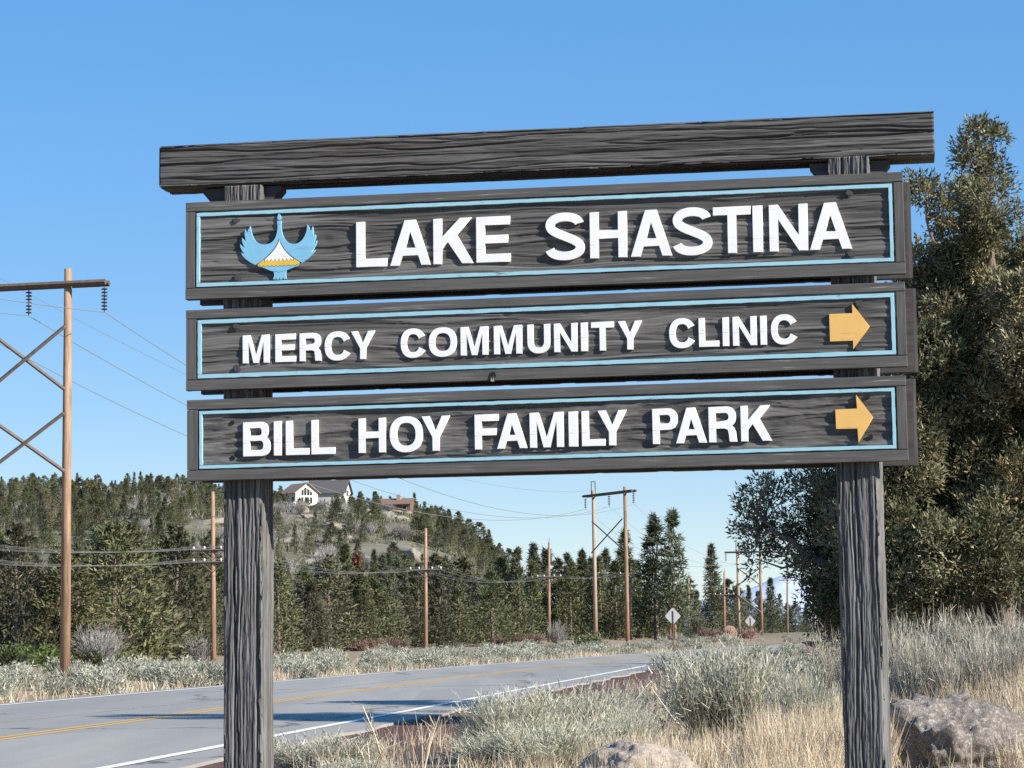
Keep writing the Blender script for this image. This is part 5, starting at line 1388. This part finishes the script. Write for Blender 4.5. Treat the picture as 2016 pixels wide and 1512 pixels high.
# houses on the hill
M_STUCCO = Mat('white_siding', 0.8, 0.2); M_STUCCO.color(M_STUCCO.mix(M_STUCCO.noise(M_STUCCO.co((.6, .6, 3)), 1.0, 4, .6), (0.50, 0.475, 0.43), (0.58, 0.56, 0.51))); M_STUCCO = M_STUCCO.m
def roof_mat(name, a, b):
    m = Mat(name, 0.9, 0.1); m.color(m.mix(m.noise(m.co((2, 2, 7)), 1.0, 4, .6), a, b)); return m.m
M_TANROOF = roof_mat('tan_shingles', (0.30, 0.20, 0.14), (0.40, 0.28, 0.20))
M_DKROOF = roof_mat('dark_shingles', (0.075, 0.072, 0.075), (0.125, 0.12, 0.12))
M_BRROOF = roof_mat('brown_shingles', (0.17, 0.11, 0.08), (0.24, 0.16, 0.12))
M_BRWALL = roof_mat('brown_siding', (0.13, 0.085, 0.06), (0.19, 0.13, 0.095))
M_STONE = roof_mat('chimney_stone', (0.34, 0.25, 0.19), (0.44, 0.34, 0.27))
M_GLASS = Mat('window_glass', 0.08, 0.6).color((0.02, 0.025, 0.03)).m
M_SHADEW = roof_mat('shaded_siding', (0.36, 0.36, 0.36), (0.42, 0.42, 0.42))  # darker copy of the white siding, shade under the deck put into colour

def gable_house(root, w, l, z0, he, hr, wall, roof, over=0.6, th=0.22):
    """gable end faces local -y (width w along x), length l along y; eaves at he, ridge at hr"""
    mb = MB(); mb.prism([(-w / 2, z0), (w / 2, z0), (w / 2, he), (0, hr), (-w / 2, he)], 0, l); mb.build('wall', wall, root)
    s = (hr - he) / (w / 2); xo = w / 2 + over
    mb = MB()
    for sg in (-1, 1):
        mb.add([(0, -over, hr + .02), (sg * xo, -over, hr - s * xo + .02), (sg * xo, l + over, hr - s * xo + .02), (0, l + over, hr + .02), (0, -over, hr + th), (sg * xo, -over, hr - s * xo + th), (sg * xo, l + over, hr - s * xo + th), (0, l + over, hr + th)],
               [(0, 1, 2, 3), (4, 5, 6, 7), (0, 1, 5, 4), (1, 2, 6, 5), (2, 3, 7, 6), (3, 0, 4, 7)])
    return mb.build('roof', roof, root)
def front_window(root, x0, x1, z0, z1, slope=0.0, y=-0.03):
    mb = MB(); mb.prism([(x0 - .1, z0 - .1), (x1 + .1, z0 - .1), (x1 + .1, z1 + .1 + slope), (x0 - .1, z1 + .1)], y, 0.02)
    f = mb.build('window', M_STUCCO, root)
    MB().prism([(x0, z0), (x1, z0), (x1, z1 + slope), (x0, z1)], y - .04, y - .002).build('pane', M_GLASS, f)
def side_window(root, y0, y1, z0, z1, x):
    f = MB().box((x - .03, y0 - .1, z0 - .1), (x + .03, y1 + .1, z1 + .1)).build('window', M_STUCCO, root)
    MB().box((x - .06, y0, z0), (x - .031, y1, z1)).build('pane', M_GLASS, f)

HY = 850.0
p = at(604, 1008, HY)
wh = empty('house', (p[0], HY, p[2]), 0.62); wh.scale = (1.12, 1.12, 1.12); tag(wh, 'white house with tan roof and tall gable windows on the hill', 'house')
gable_house(wh, 8.6, 9.5, 2.2, 6.6, 9.6, M_STUCCO, M_TANROOF, 0.8)
for q, (x0, x1) in enumerate(((-2.0, -1.25), (-1.0, -.15), (.15, 1.0), (1.25, 2.0))): front_window(wh, x0, x1, 5.6, 7.0 + (0.8 if q in (1, 2) else 0.1), 0.5 if q < 2 else -0.5)
for x0, x1 in ((-2.1, -1.3), (-.8, .8), (1.3, 2.1)): front_window(wh, x0, x1, 2.9, 4.9)
for y0 in (1.0, 3.6, 6.2): side_window(wh, y0, y0 + 1.5, 3.4, 5.0, -4.3)
MB().box((-6.0, -1.6, 1.85), (5.2, 8.6, 2.19)).build('deck', M_STUCCO, wh)
MB().box((-6.0, -1.6, 2.191), (-5.9, 8.6, 3.2)).build('deck_rail', M_STUCCO, wh)
MB().box((-5.9, -1.6, 2.8), (-3.6, -1.5, 3.2)).build('deck_rail', M_STUCCO, wh)
MB().box((-4.1, 1.2, -3.0), (4.1, 8.6, 1.84)).build('lower_wall', M_SHADEW, wh)
for x0, x1 in ((-4.2, -2.6), (-2.6, -1.0), (1.4, 2.9), (2.9, 4.4)):
    mb = MB(); mb.tube([(x0 if x1 - x0 > 0 else x1, -1.2, -3), ((x0 + x1) / 2, -1.2, 1.8)], .14, 4); mb.build('deck_brace', M_STUCCO, wh)
    mb = MB(); mb.tube([(x1, -1.2, -3), ((x0 + x1) / 2 + .15, -1.2, 1.8)], .14, 4); mb.build('deck_brace', M_STUCCO, wh)
p = at(640, 1014, HY - 6)
ga = empty('house', (p[0], HY - 6, p[2]), 0.55); tag(ga, 'small white outbuilding with tan roof beside the white house', 'garage')
gable_house(ga, 5.6, 5.0, -2.0, 3.6, 4.6, M_STUCCO, M_TANROOF, 0.5)
front_window(ga, -1.8, -.8, 1.2, 2.4)
p = at(684, 984, HY + 60)
dh = empty('house', (p[0], HY + 60, p[2] + 0.5), 1.38); tag(dh, 'house with a wide dark roof and white gable above the white house', 'house')
gable_house(dh, 10.0, 15.0, -3.0, 2.6, 7.2, M_STUCCO, M_DKROOF, 0.9, 0.3)
front_window(dh, -1.4, 1.4, 1.0, 3.2)
p = at(785, 1003, HY + 40)
bh = empty('house', (p[0], HY + 40, p[2] + .2), 1.35); tag(bh, 'low brown-roofed house with a stone chimney near the top of the hill', 'house')
gable_house(bh, 8.0, 13.0, -2.5, 2.0, 4.0, M_BRWALL, M_BRROOF, 0.9, 0.25)
bh.location.x += 5.5
MB().box((-1.6, 4.5, 1.5), (-.4, 6.2, 5.6)).build('chimney', M_STONE, bh)
for y0 in (1.5, 8.0, 10.5): side_window(bh, y0, y0 + 1.4, -.2, 1.2, -4.0)
